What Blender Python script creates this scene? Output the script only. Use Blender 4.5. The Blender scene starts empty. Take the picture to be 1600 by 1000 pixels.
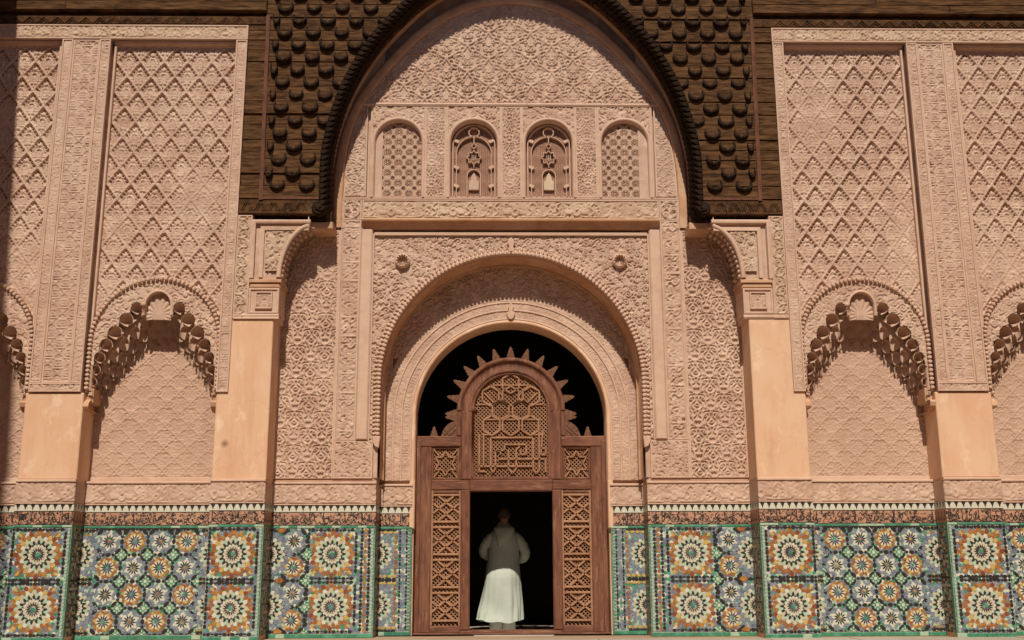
import bpy, bmesh, math, random
import numpy as np
from mathutils import Matrix, Vector
random.seed(7)
rng = np.random.RandomState(11)
S = bpy.context.scene
COL = S.collection
R = math.radians

# ------------------------------------------------------------------ camera
cd = bpy.data.cameras.new('camera'); cam = bpy.data.objects.new('camera', cd); COL.objects.link(cam)
cd.sensor_width = 36; cd.lens = 36 * 1680 / 1600; cd.clip_start = .1; cd.clip_end = 500
cam.matrix_world = (Matrix.Translation((-.289, -16, 1.0)) @ Matrix.Rotation(-R(1.034), 4, 'Z')
                    @ Matrix.Rotation(R(90 + 12.99), 4, 'X') @ Matrix.Rotation(-R(.221), 4, 'Z'))
S.camera = cam
S.render.resolution_x = 1024; S.render.resolution_y = 640
# ------------------------------------------------------------------ light
EL, AZ = R(49.5), R(3.5)            # sun high behind the camera, a little to its left
W = bpy.data.worlds.new('World'); S.world = W; W.use_nodes = True
nt = W.node_tree; bg = nt.nodes['Background']; sky = nt.nodes.new('ShaderNodeTexSky')
sky.sky_type = 'NISHITA'; sky.sun_disc = False; sky.sun_elevation = EL; sky.sun_rotation = math.pi + AZ
sky.dust_density = .8; sky.air_density = .5; sky.ozone_density = .4; sky.altitude = 470
nt.links.new(sky.outputs[0], bg.inputs[0]); bg.inputs[1].default_value = .085
ld = bpy.data.lights.new('sun', 'SUN'); sun = bpy.data.objects.new('sun', ld); COL.objects.link(sun)
ld.energy = 5.0; ld.angle = R(.8); ld.color = (1, .91, .775)
sd = Vector((math.sin(AZ) * math.cos(EL), math.cos(AZ) * math.cos(EL), -math.sin(EL)))
sun.rotation_euler = sd.to_track_quat('-Z', 'Y').to_euler(); sun.location = (-1, -20, 20)
S.view_settings.view_transform = 'Standard'; S.view_settings.look = 'None'
S.view_settings.exposure = -0.16; S.view_settings.gamma = 1; S.view_settings.use_curve_mapping = False

# ------------------------------------------------------------------ materials
MATS = {}
def mat(name, c1, c2=None, scale=3.0, rough=.85, c3=None, stretch=(1, 1, 1), bump=0.0, bscale=60, spec=.3, cscale=.35, detail=6, thr=(.35, .65), streak=None, worn=None):
    if name in MATS: return MATS[name]
    m = bpy.data.materials.new(name); m.use_nodes = True; n = m.node_tree; b = n.nodes['Principled BSDF']
    b.inputs['Roughness'].default_value = rough
    b.inputs['Specular IOR Level'].default_value = spec
    if c2 is None:
        b.inputs['Base Color'].default_value = (*c1, 1)
    else:
        tc = n.nodes.new('ShaderNodeTexCoord'); mp = n.nodes.new('ShaderNodeMapping')
        mp.inputs['Scale'].default_value = stretch
        geo = n.nodes.new('ShaderNodeNewGeometry')
        n.links.new(geo.outputs['Position'], mp.inputs[0])
        def noise(s, d=detail):
            t = n.nodes.new('ShaderNodeTexNoise'); t.inputs['Scale'].default_value = s; t.inputs['Detail'].default_value = d
            t.inputs['Roughness'].default_value = .62
            n.links.new(mp.outputs[0], t.inputs['Vector']); return t
        def ramp(src, a, z):
            r = n.nodes.new('ShaderNodeMapRange'); r.inputs[1].default_value = a; r.inputs[2].default_value = z
            n.links.new(src, r.inputs[0]); return r.outputs[0]
        def mix(f, a, z):
            x = n.nodes.new('ShaderNodeMix'); x.data_type = 'RGBA'; n.links.new(f, x.inputs[0])
            for k, v in ((6, a), (7, z)):
                if isinstance(v, tuple): x.inputs[k].default_value = (*v, 1)
                else: n.links.new(v, x.inputs[k])
            return x.outputs[2]
        col = mix(ramp(noise(scale).outputs[0], *thr), c1, c2)
        if c3: col = mix(ramp(noise(cscale, 5).outputs[0], .46, .72), col, c3)
        if streak:                                   # rain streaks and grime running down the wall
            mp2 = n.nodes.new('ShaderNodeMapping'); mp2.inputs['Scale'].default_value = (2.2, 2.2, .28); n.links.new(geo.outputs['Position'], mp2.inputs[0])
            t2 = n.nodes.new('ShaderNodeTexNoise'); t2.inputs['Scale'].default_value = 1.6; t2.inputs['Detail'].default_value = 7; t2.inputs['Roughness'].default_value = .7
            n.links.new(mp2.outputs[0], t2.inputs['Vector']); r2 = n.nodes.new('ShaderNodeMapRange'); r2.inputs[1].default_value = .50; r2.inputs[2].default_value = .74; r2.inputs[4].default_value = .8
            n.links.new(t2.outputs[0], r2.inputs[0]); col = mix(r2.outputs[0], col, streak)
        if worn:                                     # rubbed pale patches and scratches
            t3 = noise(3.3, 9); r3 = n.nodes.new('ShaderNodeMapRange'); r3.inputs[1].default_value = .56; r3.inputs[2].default_value = .66; r3.inputs[4].default_value = .7
            n.links.new(t3.outputs[0], r3.inputs[0]); col = mix(r3.outputs[0], col, worn)
        if worn and streak and name.startswith('smooth'):   # hairline cracks
            dn = noise(2.0, 4); va = n.nodes.new('ShaderNodeVectorMath'); va.operation = 'MULTIPLY_ADD'; n.links.new(dn.outputs['Color'], va.inputs[0]); va.inputs[1].default_value = (.5, .5, .5); n.links.new(mp.outputs[0], va.inputs[2])
            vo = n.nodes.new('ShaderNodeTexVoronoi'); vo.feature = 'DISTANCE_TO_EDGE'; vo.inputs['Scale'].default_value = 1.3; n.links.new(va.outputs[0], vo.inputs['Vector'])
            rc = n.nodes.new('ShaderNodeMapRange'); rc.inputs[1].default_value = .010; rc.inputs[2].default_value = .002; rc.inputs[4].default_value = .16; n.links.new(vo.outputs['Distance'], rc.inputs[0])
            col = mix(rc.outputs[0], col, (.40, .24, .15))
        n.links.new(col, b.inputs['Base Color'])
        if bump:
            bp = n.nodes.new('ShaderNodeBump'); bp.inputs['Strength'].default_value = bump; bp.inputs['Distance'].default_value = .01
            n.links.new(noise(bscale, 4).outputs[0], bp.inputs['Height']); n.links.new(bp.outputs[0], b.inputs['Normal'])
    MATS[name] = m
    return m
STUCCO = mat('carved stucco', (.565, .392, .293), (.43, .272, .196), 5, .92, (.57, .42, .318), bump=.35, bscale=45, cscale=.6, streak=(.40, .265, .20), worn=(.64, .47, .36))
BACK = mat('low relief stucco', (.535, .36, .265), (.455, .29, .208), 4, .92, (.555, .39, .29), bump=.3, bscale=50, cscale=.5, streak=(.42, .28, .21))
PATINA = mat('stained stucco', (.54, .38, .28), (.40, .26, .17), 9, .92, (.57, .43, .31), bump=.35, bscale=45, cscale=2.2)
PLAIN = mat('smooth peach plaster', (.68, .445, .29), (.64, .38, .24), 1.7, .9, (.70, .49, .335), bump=.2, bscale=30, cscale=1.1, stretch=(1, 1, .6), streak=(.54, .315, .195), worn=(.78, .58, .42))
MOULD = mat('stucco moulding', (.60, .415, .31), (.51, .335, .24), 6, .9, (.62, .45, .34), bump=.2, bscale=50)
RIM = mat('ochre plaster rim', (.56, .33, .20), (.44, .24, .14), 4, .9, (.61, .41, .27), bump=.2, bscale=30, cscale=1.5)
CEDAR = mat('weathered dark cedar', (.115, .058, .027), (.030, .015, .008), 3, .85, (.18, .09, .038), stretch=(1.4, 1, 10), bump=1.0, bscale=6, cscale=1.6, spec=.06)
CEDAR2 = mat('carved dark cedar', (.10, .05, .024), (.034, .017, .009), 9, .85, (.15, .075, .032), stretch=(2, 1, 3), bump=.9, bscale=11, cscale=1.2, spec=.06)
BOSS = mat('old cedar boss', (.038, .021, .012), (.016, .009, .006), 14, .8, bump=.8, bscale=40, spec=.08)
REDW = mat('reddish cedar strip', (.17, .062, .035), (.09, .035, .02), 5, .8, stretch=(3, 1, 1), bump=.4, bscale=20)
DOOR = mat('door cedar', (.20, .076, .042), (.10, .038, .022), 4, .7, (.25, .11, .06), stretch=(6, 6, 1), bump=.5, bscale=9, cscale=1.1, streak=(.085, .038, .024), worn=(.29, .145, .085))
DOORH = mat('door cedar rails', (.20, .076, .042), (.10, .038, .022), 4, .7, (.25, .11, .06), stretch=(1, 6, 6), bump=.5, bscale=9, cscale=1.1, streak=(.085, .038, .024), worn=(.29, .145, .085))
LATT = mat('pale cedar lattice', (.38, .20, .112), (.27, .135, .073), 7, .8, (.42, .235, .135), bump=.3, bscale=40, cscale=2)
COURT = mat('court paving', (.42, .29, .19), (.34, .23, .15), .8, .7, (.46, .33, .23))
FLOOR = mat('pale marble paving', (.42, .37, .30), (.34, .29, .23), 1.5, .6, (.46, .41, .34))
DARK = mat('plaster painted shade black', (.03, .022, .016), (.02, .015, .012), 2, .95)  # darkness of the unlit room painted into the plaster colour
TC = {'cream': mat('cream glaze', (.52, .48, .34), (.42, .39, .28), 25, .48, spec=.5),
      'white': mat('white glaze', (.62, .60, .48), (.52, .51, .42), 25, .48, spec=.5),
      'blue': mat('grey blue glaze', (.23, .265, .30), (.16, .19, .235), 20, .48, spec=.5),
      'rust': mat('dark rust glaze', (.25, .06, .02), (.17, .04, .016), 20, .48, spec=.5),
      'slate': mat('slate blue glaze', (.16, .19, .25), (.11, .13, .18), 20, .48, spec=.5),
      'black': mat('black glaze', (.016, .012, .012), (.028, .020, .016), 25, .5, spec=.5),
      'orange': mat('rust orange glaze', (.35, .125, .026), (.23, .065, .017), 22, .48, (.47, .26, .05), spec=.5, cscale=9),
      'green': mat('green glaze', (.045, .24, .13), (.03, .16, .09), 15, .48, (.10, .36, .22), spec=.5, cscale=6),
      'pale': mat('pale green glaze', (.38, .52, .36), (.30, .44, .32), 20, .48, spec=.5),
      'ochre': mat('ochre glaze', (.55, .38, .09), (.45, .28, .07), 20, .48, spec=.5),
      'plum': mat('plum glaze', (.07, .025, .03), (.04, .015, .02), 20, .5, spec=.5),
      'grout': mat('grey lime grout', (.40, .39, .35), (.33, .32, .29), 10, .85),
      'brick': mat('pink sgraffito tile', (.46, .25, .16), (.37, .19, .12), 8, .6, (.50, .30, .19), cscale=1.5)}

# the left pier carries one round smoke stain
SPOT = PLAIN.copy(); SPOT.name = 'smooth peach plaster with smoke stain'; n_ = SPOT.node_tree; b_ = n_.nodes['Principled BSDF']
src = b_.inputs['Base Color'].links[0].from_socket
g_ = n_.nodes.new('ShaderNodeNewGeometry'); vm = n_.nodes.new('ShaderNodeVectorMath'); vm.operation = 'DISTANCE'; vm.inputs[1].default_value = (-4.262, 0, 2.81)
n_.links.new(g_.outputs['Position'], vm.inputs[0]); mr = n_.nodes.new('ShaderNodeMapRange'); mr.inputs[1].default_value = .075; mr.inputs[2].default_value = .015; mr.inputs[4].default_value = .75
n_.links.new(vm.outputs['Value'], mr.inputs[0]); mx = n_.nodes.new('ShaderNodeMix'); mx.data_type = 'RGBA'; mx.inputs[7].default_value = (.16, .09, .055, 1)
n_.links.new(mr.outputs[0], mx.inputs[0]); n_.links.new(src, mx.inputs[6]); n_.links.new(mx.outputs[2], b_.inputs['Base Color'])

# ------------------------------------------------------------------ object helpers
WPOS = {}
def link(o, parent=None, **tags):
    COL.objects.link(o)
    if parent is not None:
        o.parent = parent
        o.matrix_parent_inverse = Matrix.Translation(WPOS.get(parent.name, (0, 0, 0))).inverted()
    WPOS[o.name] = tuple(o.location)
    for k, v in tags.items(): o[k] = v
    return o
def thing(name, label, cat, loc=(0, 0, 0), group=None):
    o = bpy.data.objects.new(name, None); o.location = loc; o.empty_display_size = .3
    link(o, None, label=label, category=cat)
    if group: o['group'] = group
    return o
def mesh(name, V, F, m, smooth=False, fmat=None):
    me = bpy.data.meshes.new(name); V = np.asarray(V, np.float32)
    F_arr = isinstance(F, np.ndarray)
    if F_arr:
        k = F.shape[1]; me.vertices.add(len(V)); me.vertices.foreach_set('co', V.ravel())
        me.loops.add(F.size); me.loops.foreach_set('vertex_index', F.ravel().astype(np.int32))
        me.polygons.add(len(F)); me.polygons.foreach_set('loop_start', np.arange(0, F.size, k, dtype=np.int32))
        me.polygons.foreach_set('loop_total', np.full(len(F), k, np.int32))
    else:
        me.from_pydata([tuple(map(float, v)) for v in V], [], F)
    for x in (m if isinstance(m, (list, tuple)) else [m]): me.materials.append(x)
    if fmat is not None: me.polygons.foreach_set('material_index', np.asarray(fmat, np.int32))
    me.polygons.foreach_set('use_smooth', np.full(len(me.polygons), smooth))
    me.update(calc_edges=True)
    return me
def part(name, V, F, m, parent, smooth=False, fmat=None, loc=None, **tags):
    o = bpy.data.objects.new(name, mesh(name, V, F, m, smooth, fmat))
    if loc is not None: o.location = loc
    return link(o, parent, **tags)
class MB:
    """collects faces into one mesh"""
    def __init__(s): s.V = []; s.F = []; s.M = []
    def add(s, V, F, mi=0):
        b = len(s.V); s.V += [tuple(v) for v in V]; s.F += [tuple(b + i for i in f) for f in F]; s.M += [mi] * len(F); return s
    def box(s, x0, x1, y0, y1, z0, z1, mi=0, bev=0.0):
        if x0 > x1: x0, x1 = x1, x0
        if y0 > y1: y0, y1 = y1, y0
        if z0 > z1: z0, z1 = z1, z0
        b = min(bev, (x1 - x0) * .4, (z1 - z0) * .4, (y1 - y0) * .4)
        if b <= 0:
            V = [(x, y, z) for x in (x0, x1) for y in (y0, y1) for z in (z0, z1)]
            return s.add(V, [(0, 1, 3, 2), (4, 6, 7, 5), (0, 4, 5, 1), (2, 3, 7, 6), (0, 2, 6, 4), (1, 5, 7, 3)], mi)
        V = [(x0, y1, z0), (x1, y1, z0), (x1, y1, z1), (x0, y1, z1), (x0, y0 + b, z0), (x1, y0 + b, z0), (x1, y0 + b, z1), (x0, y0 + b, z1),
             (x0 + b, y0, z0 + b), (x1 - b, y0, z0 + b), (x1 - b, y0, z1 - b), (x0 + b, y0, z1 - b)]
        F = [(0, 3, 2, 1), (8, 9, 10, 11)]
        for i in range(4):
            j = (i + 1) % 4; F += [(i, j, 4 + j, 4 + i), (4 + i, 4 + j, 8 + j, 8 + i)]
        return s.add(V, F, mi)
    def prism(s, poly, y0, y1, mi=0, bev=0.0):
        """polygon in x-z, front at y0, back at y1"""
        n = len(poly); c = np.mean(poly, 0)
        V = [(p[0], y1, p[1]) for p in poly]
        if bev:
            V += [(p[0], y0 + bev, p[1]) for p in poly]
            f = []
            for p in poly:
                d = np.array(p) - c; L = np.hypot(*d) + 1e-9; q = c + d * max(0, (L - bev) / L); f.append((q[0], y0, q[1]))
            V += f
            F = [tuple(2 * n + i for i in range(n))] + [(i, (i + 1) % n, n + (i + 1) % n, n + i) for i in range(n)] + [(n + i, n + (i + 1) % n, 2 * n + (i + 1) % n, 2 * n + i) for i in range(n)]
        else:
            V += [(p[0], y0, p[1]) for p in poly]
            F = [tuple(n + i for i in range(n))] + [(i, (i + 1) % n, n + (i + 1) % n, n + i) for i in range(n)]
        F.append(tuple(range(n - 1, -1, -1)))
        return s.add(V, F, mi)
    def bar(s, a, b, w, y0, y1, mi=0):
        """straight bar between two x-z points, roofed front"""
        a = np.array(a, float); b = np.array(b, float); t = b - a; L = np.hypot(*t)
        if L < 1e-6: return s
        n = np.array([-t[1], t[0]]) / L * w / 2
        P = [a + n, a - n, b - n, b + n]; k = .55
        Q = [a + n * k, a - n * k, b - n * k, b + n * k]
        V = [(p[0], y1, p[1]) for p in P] + [(p[0], y0, p[1]) for p in Q]
        return s.add(V, [(4, 5, 6, 7), (0, 1, 5, 4), (1, 2, 6, 5), (2, 3, 7, 6), (3, 0, 4, 7)], mi)
    def build(s, name, m, parent, smooth=False, **t):
        return part(name, s.V, s.F, m, parent, smooth, s.M if isinstance(m, (list, tuple)) else None, **t)
def box(name, x0, x1, y0, y1, z0, z1, m, parent, bev=.008, **t):
    return MB().box(x0, x1, y0, y1, z0, z1, 0, bev).build(name, m, parent, **t)
def sweep(path, prof, closed=False):
    """profile [(offset along left normal, y)] swept along an x-z path"""
    P = np.array(path, float); n = len(P)
    T = np.zeros_like(P); N = np.zeros_like(P); sc = np.ones(n)
    for i in range(n):
        a = P[i] - P[i - 1] if (i > 0 or closed) else P[i + 1] - P[i]
        b = P[(i + 1) % n] - P[i] if (i < n - 1 or closed) else a
        a = a / (np.hypot(*a) + 1e-12); b = b / (np.hypot(*b) + 1e-12)
        t = a + b; t /= np.hypot(*t) + 1e-12; N[i] = (-t[1], t[0]); sc[i] = 1 / max(.35, t @ a)
    V = []; F = []; k = len(prof)
    for i in range(n):
        for (o, y) in prof: q = P[i] + N[i] * o * sc[i]; V.append((q[0], y, q[1]))
    for i in range(n if closed else n - 1):
        j = (i + 1) % n
        for a in range(k - 1): F.append((i * k + a, i * k + a + 1, j * k + a + 1, j * k + a))
    return V, F
def arc(cx, cz, r, a0, a1, n=48):
    return [(cx + r * math.cos(t), cz + r * math.sin(t)) for t in np.linspace(a0, a1, n)]
def arch_path(cx, hw, z0, zc, n=60, r=None):
    r = r or hw
    return [(cx - hw, z0)] + [(cx - hw, z) for z in np.linspace(z0, zc, 6)[1:-1]] + arc(cx, zc, r, math.pi, 0, n) + [(cx + hw, z) for z in np.linspace(zc, z0, 6)[1:-1]] + [(cx + hw, z0)]

# ------------------------------------------------------------------ ornament: periodic height tiles from drawn curves
def bez(p0, p1, p2, p3, n=26):
    t = np.linspace(0, 1, n)[:, None]; p0, p1, p2, p3 = map(np.array, (p0, p1, p2, p3))
    return (1 - t)**3 * p0 + 3 * (1 - t)**2 * t * p1 + 3 * (1 - t) * t * t * p2 + t**3 * p3
def spiral(c, r0, r1, a0, a1, n=28):
    t = np.linspace(0, 1, n); a = a0 + (a1 - a0) * t; r = r0 + (r1 - r0) * t
    return np.stack([c[0] + r * np.cos(a), c[1] + r * np.sin(a)], 1)
def seg(a, b, n=14): return np.linspace(0, 1, n)[:, None] * (np.array(b, float) - np.array(a, float)) + np.array(a, float)
def poly(*p): return np.concatenate([seg(p[i], p[i + 1]) for i in range(len(p) - 1)])
class Tile:
    def __init__(s, w, h, curves, res=.005, groove=.3, soft=(.72, 1.15)):
        s.w, s.h = w, h; nx, ny = max(8, int(round(w / res))), max(8, int(round(h / res)))
        gx, gy = np.meshgrid((np.arange(nx) + .5) * w / nx, (np.arange(ny) + .5) * h / ny)
        q = np.full(gx.shape, 9.0)
        for pts, wd in curves:
            pts = np.asarray(pts, float); wd = np.broadcast_to(np.asarray(wd, float), (len(pts),))
            for dx in (-w, 0, w):
                for dy in (-h, 0, h):
                    P = pts + (dx, dy); mw = wd.max() * 1.6
                    x0, y0 = P.min(0) - mw; x1, y1 = P.max(0) + mw
                    i0, i1 = max(0, int(x0 / w * nx)), min(nx, int(x1 / w * nx) + 2)
                    j0, j1 = max(0, int(y0 / h * ny)), min(ny, int(y1 / h * ny) + 2)
                    if i0 >= i1 or j0 >= j1: continue
                    X = gx[j0:j1, i0:i1, None]; Y = gy[j0:j1, i0:i1, None]
                    d = (np.hypot(X - P[:, 0], Y - P[:, 1]) / wd).min(2)
                    q[j0:j1, i0:i1] = np.minimum(q[j0:j1, i0:i1], d)
        s.q = q
        a = np.clip((soft[1] - q) / (soft[1] - soft[0]), 0, 1); a = a * a * (3 - 2 * a)
        s.T = a - groove * np.clip(1 - q / .42, 0, 1)
    def __call__(s, U, V, T=None):
        T = s.T if T is None else T
        ny, nx = T.shape; u = (U / s.w * nx - .5); v = (V / s.h * ny - .5)
        i = np.floor(u).astype(int); j = np.floor(v).astype(int); fu = u - i; fv = v - j
        i0, i1, j0, j1 = i % nx, (i + 1) % nx, j % ny, (j + 1) % ny
        return (T[j0, i0] * (1 - fu) + T[j0, i1] * fu) * (1 - fv) + (T[j1, i0] * (1 - fu) + T[j1, i1] * fu) * fv
def mirror(cs, off=(0, 0)):
    out = []
    for p, w in cs:
        p = np.asarray(p, float)
        out += [(p + off, w), (p * (-1, 1) + off, w)]
    return out
def halfdrop(cs, w, h): return [c for o in ((w * .25, h * .25), (w * .75, h * .75)) for c in mirror(cs, o)]
PI = math.pi
# lyre scrolls of the side panels
def t_lyre():
    w, h = .43, .52
    c = [(bez((0, -.128), (.035, -.125), (.095, -.09), (.085, -.035)), .0125), (bez((.085, -.035), (.075, .01), (.025, .0), (.028, .045)), .0125),
         (bez((.028, .045), (.03, .095), (.10, .10), (.115, .055)), .0125), (spiral((.088, .05), .028, .009, .1, -5.4, 22), .009),
         (bez((.0, -.07), (.035, -.07), (.04, -.03), (.0, -.02)), .009), (bez((.115, .055), (.13, .0), (.155, -.02), (.150, -.075)), .012), (spiral((.128, -.085), .024, .008, .3, -5.2, 20), .009),
         (bez((.150, -.075), (.155, -.12), (.18, -.128), (.212, -.128)), .012), (bez((0, .075), (.02, .09), (.02, .11), (0, .13)), .010), (bez((.16, .03), (.19, .04), (.2, .07), (.19, .10)), .010),
         (spiral((.175, .115), .020, .006, 0, 5.6, 16), .008), (spiral((.195, -.03), .022, .007, 2.4, 8.2, 18), .0085), (bez((.12, .10), (.12, .13), (.08, .13), (.055, .125)), .010)]
    return Tile(w, h, halfdrop(c, w, h), .004, .0)
# winged scrolls of the tympanum
def t_wing():
    w, h = .76, .52
    c = [(bez((0, -.12), (.12, -.13), (.16, .02), (.26, .0)), .019), (bez((.26, 0), (.33, -.01), (.34, .06), (.38, .13)), .017),
         (spiral((.05, .055), .045, .014, -1.2, 4.8), .013), (bez((.0, .02), (.02, -.03), (.09, .0), (.06, .10)), .013),
         (spiral((.185, .085), .045, .014, -1.9, 4.4), .013), (spiral((.30, -.07), .042, .014, 1.5, 7.6), .013),
         (bez((.06, -.11), (.12, -.06), (.06, -.02), (.03, -.055)), .011), (bez((.14, -.02), (.18, -.09), (.22, -.1), (.25, -.055)), .012),
         (spiral((.155, -.115), .03, .01, 0, 5.5, 20), .01), (bez((.23, .0), (.25, .08), (.29, .10), (.32, .075)), .012), (bez((.0, .10), (.03, .12), (.03, .13), (.10, .13)), .011)]
    return Tile(w, h, halfdrop(c, w, h), .005, .3)
# random scrolling vine
def t_vine(w=1.3, h=1.3, n=170, r=(.038, .075), seed=3, wd=.013):
    g = np.random.RandomState(seed); C = []; cur = []
    for k in range(9000):
        p = g.rand(2) * (w, h); rr = g.uniform(*r)
        if all(np.hypot((abs(p[0] - q[0]) + w / 2) % w - w / 2, (abs(p[1] - q[1]) + h / 2) % h - h / 2) > .86 * (rr + s) for q, s in C): C.append((p, rr))
        if len(C) >= n: break
    for p, rr in C:
        a = g.rand() * 6.28; d = g.choice([-1, 1])
        cur.append((spiral(p, rr * .98, rr * .16, a, a + d * g.uniform(7, 9.5), 40), np.linspace(wd, wd * 1.15, 40)))
        q = p + np.array([math.cos(a), math.sin(a)]) * rr * .98; tg = np.array([math.sin(a), -math.cos(a)]) * d
        cur.append((bez(q, q + tg * rr * .7, q + tg * rr * 1.4 + g.randn(2) * .02, q + tg * rr * 1.7 + g.randn(2) * .03), np.linspace(wd, wd * .6, 26)))
    return Tile(w, h, cur, .005, .3)
# band of tall flowing strokes over small curls
def t_script(seed, L=3.0, k=1.0):
    g = np.random.RandomState(seed); cur = []; x = .05; W0 = .040 * k
    while x < L - .1:
        t = g.choice(['a', 'l', 'b', 'o', 't', 's', 'k'])
        if t == 'a': cur.append((bez((x, .2), (x + .02, .45), (x - .02, .7), (x + .015, .92)), np.linspace(W0 * .8, W0 * 1.2, 26))); x += .15
        elif t == 'l':
            cur.append((bez((x, .93), (x - .01, .6), (x + .02, .35), (x, .26)), W0)); cur.append((bez((x, .26), (x, .08), (x + .25, .08), (x + .28, .3)), W0)); x += .34
        elif t == 'b':
            cur.append((bez((x, .42), (x + .02, .08), (x + .34, .08), (x + .36, .46)), np.linspace(W0 * .7, W0 * 1.3, 26))); cur.append((seg((x + .16, .5), (x + .20, .54), 4), W0 * 1.1)); x += .42
        elif t == 'o':
            cur.append((spiral((x + .11, .36), .10, .10, 0, 6.3), W0 * .85)); cur.append((bez((x, .22), (x + .1, .18), (x + .2, .2), (x + .32, .16)), W0)); x += .32
        elif t == 't':
            for j in range(3): cur.append((bez((x + j * .1, .45), (x + j * .1 + .01, .2), (x + j * .1 + .08, .2), (x + .1 + j * .1, .42)), W0 * .8))
            x += .36
        elif t == 's':
            cur.append((bez((x, .75), (x + .2, .98), (x + .1, .5), (x + .34, .62)), W0)); cur.append((bez((x + .34, .62), (x + .42, .4), (x + .2, .3), (x + .1, .14)), np.linspace(W0, W0 * .6, 26))); x += .40
        else:
            cur.append((bez((x + .28, .9), (x + .05, .75), (x, .6), (x + .2, .5)), W0)); cur.append((bez((x + .2, .5), (x + .3, .4), (x + .2, .2), (x, .2)), W0)); x += .36
        if g.rand() < .8:
            px, pz = x - g.rand() * .3, g.uniform(.6, .88); cur.append((spiral((px, pz), .085, .02, g.rand() * 6, g.rand() * 6 + 7, 24), W0 * .55))
        if g.rand() < .5: cur.append((bez((x - .3, .12), (x - .2, .06), (x - .1, .1), (x + .05, .07)), W0 * .7))
    return Tile(L, 1.0, cur, .02, .2, (.6, 1.2))
# interlaced star and bar meander of the pilasters
def t_geo():
    w, h = .31, .31; q = .155; c = []
    for ox, oz in ((0, 0), (q, q)):
        s8 = [(ox + .062 * math.cos(a * PI / 4) * (1 if a % 2 else .72), oz + .062 * math.sin(a * PI / 4) * (1 if a % 2 else .72)) for a in range(9)]
        c.append((poly(*s8), .0085))
        c.append((spiral((ox, oz), .016, .016, 0, 6.3, 10), .009))
    for ox, oz in ((q, 0), (0, q)):
        c += [(seg((ox - .045, oz - .045), (ox + .045, oz + .045)), .0085), (seg((ox - .045, oz + .045), (ox + .045, oz - .045)), .0085),
              (seg((ox - .07, oz + .07), (ox + .07, oz + .07)), .010), (poly((ox - .03, oz), (ox, oz + .03), (ox + .03, oz), (ox, oz - .03), (ox - .03, oz)), .007)]
    return Tile(w, h, c, .004, .2)
# ogee leaves of the niche backs
def t_ogee():
    w, h = .36, .34
    c = [(bez((-.09, -.075), (-.03, -.075), (-.03, -.02), (0, .0)), .011), (bez((0, .0), (.05, .03), (.06, .075), (.09, .082)), .011),
         (bez((0, -.078), (.035, -.05), (.06, -.05), (.09, -.052)), .010), (bez((.015, .06), (.05, .05), (.06, .02), (.088, .02)), .009),
         (spiral((0, .045), .018, .018, 0, 6.3, 12), .009), (bez((.02, -.035), (.05, -.02), (.06, -.015), (.075, .0)), .008)]
    return Tile(w, h, halfdrop(c, w, h), .004, .1)
# S scroll running strip
def t_scroll(w=.23, h=.30):
    c = []
    for sx, oz in ((1, 0), (-1, h / 2)):
        m = lambda p: np.asarray(p) * (sx, 1) + (w / 2, oz)
        c += [(m(bez((-.07, .0), (-.02, -.04), (.07, 0), (.06, .07))), .013), (m(spiral((.028, .075), .034, .010, .0, 5.6)), .010), (m(bez((-.07, 0), (-.1, .05), (-.07, .1), (-.02, .13))), .013),
              (m(spiral((-.06, .055), .024, .008, 1, 6.4, 18)), .009)]
    return Tile(w, h, c, .004, .3)
# lozenge net
def t_sebka():
    w, h = .385, .52; ribs = []; holes = []; mid = []
    for ox, oz in ((w / 2, 0), (0, h / 2)):          # lozenge centred at (ox, oz+h/2)
        cx, cz = ox, oz + h / 2
        ribs += [(seg((cx - w / 2, cz), (cx, cz + h / 2)), .0165), (seg((cx + w / 2, cz), (cx, cz + h / 2)), .0165), (seg((cx - w / 2, cz), (cx, cz - h / 2)), .0165), (seg((cx + w / 2, cz), (cx, cz - h / 2)), .0165)]
        for t in (.10, .34, .58, .80):
            for s in (-1, 1):
                holes.append((np.array([[cx + s * (w / 2 - .052) * (1 - t) , cz + .0 + t * (h / 2 - .055)]]), .0195))
        holes.append((np.array([[cx, cz + h / 2 - .070]]), .020))
        mid += [(np.concatenate([seg((cx - .045, cz - .10), (cx - .045, cz)), arc(cx, cz, .045, PI, 0, 12), seg((cx + .045, cz), (cx + .045, cz - .10))]), .011),
                (seg((cx - .11, cz - .085), (cx + .11, cz - .085)), .0065), (spiral((cx, cz + .10), .024, .006, 0, 6), .011),
                (bez((cx - .10, cz + .0), (cx - .09, cz + .06), (cx - .05, cz + .08), (cx - .03, cz + .12)), .010), (bez((cx + .10, cz), (cx + .09, cz + .06), (cx + .05, cz + .08), (cx + .03, cz + .12)), .010),
                (spiral((cx - .035, cz - .135), .022, .006, 0, 6.5), .009), (spiral((cx + .035, cz - .135), .022, .006, 3.1, -3.4), .009), (seg((cx, cz - .2), (cx, cz - .11)), .009)]
    A = Tile(w, h, ribs, .005, .15, (.5, 1.2)); B = Tile(w, h, mid, .004, .2); C = Tile(w, h, holes, .005, 0, (.6, 1.25))
    return A, B, C
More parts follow.
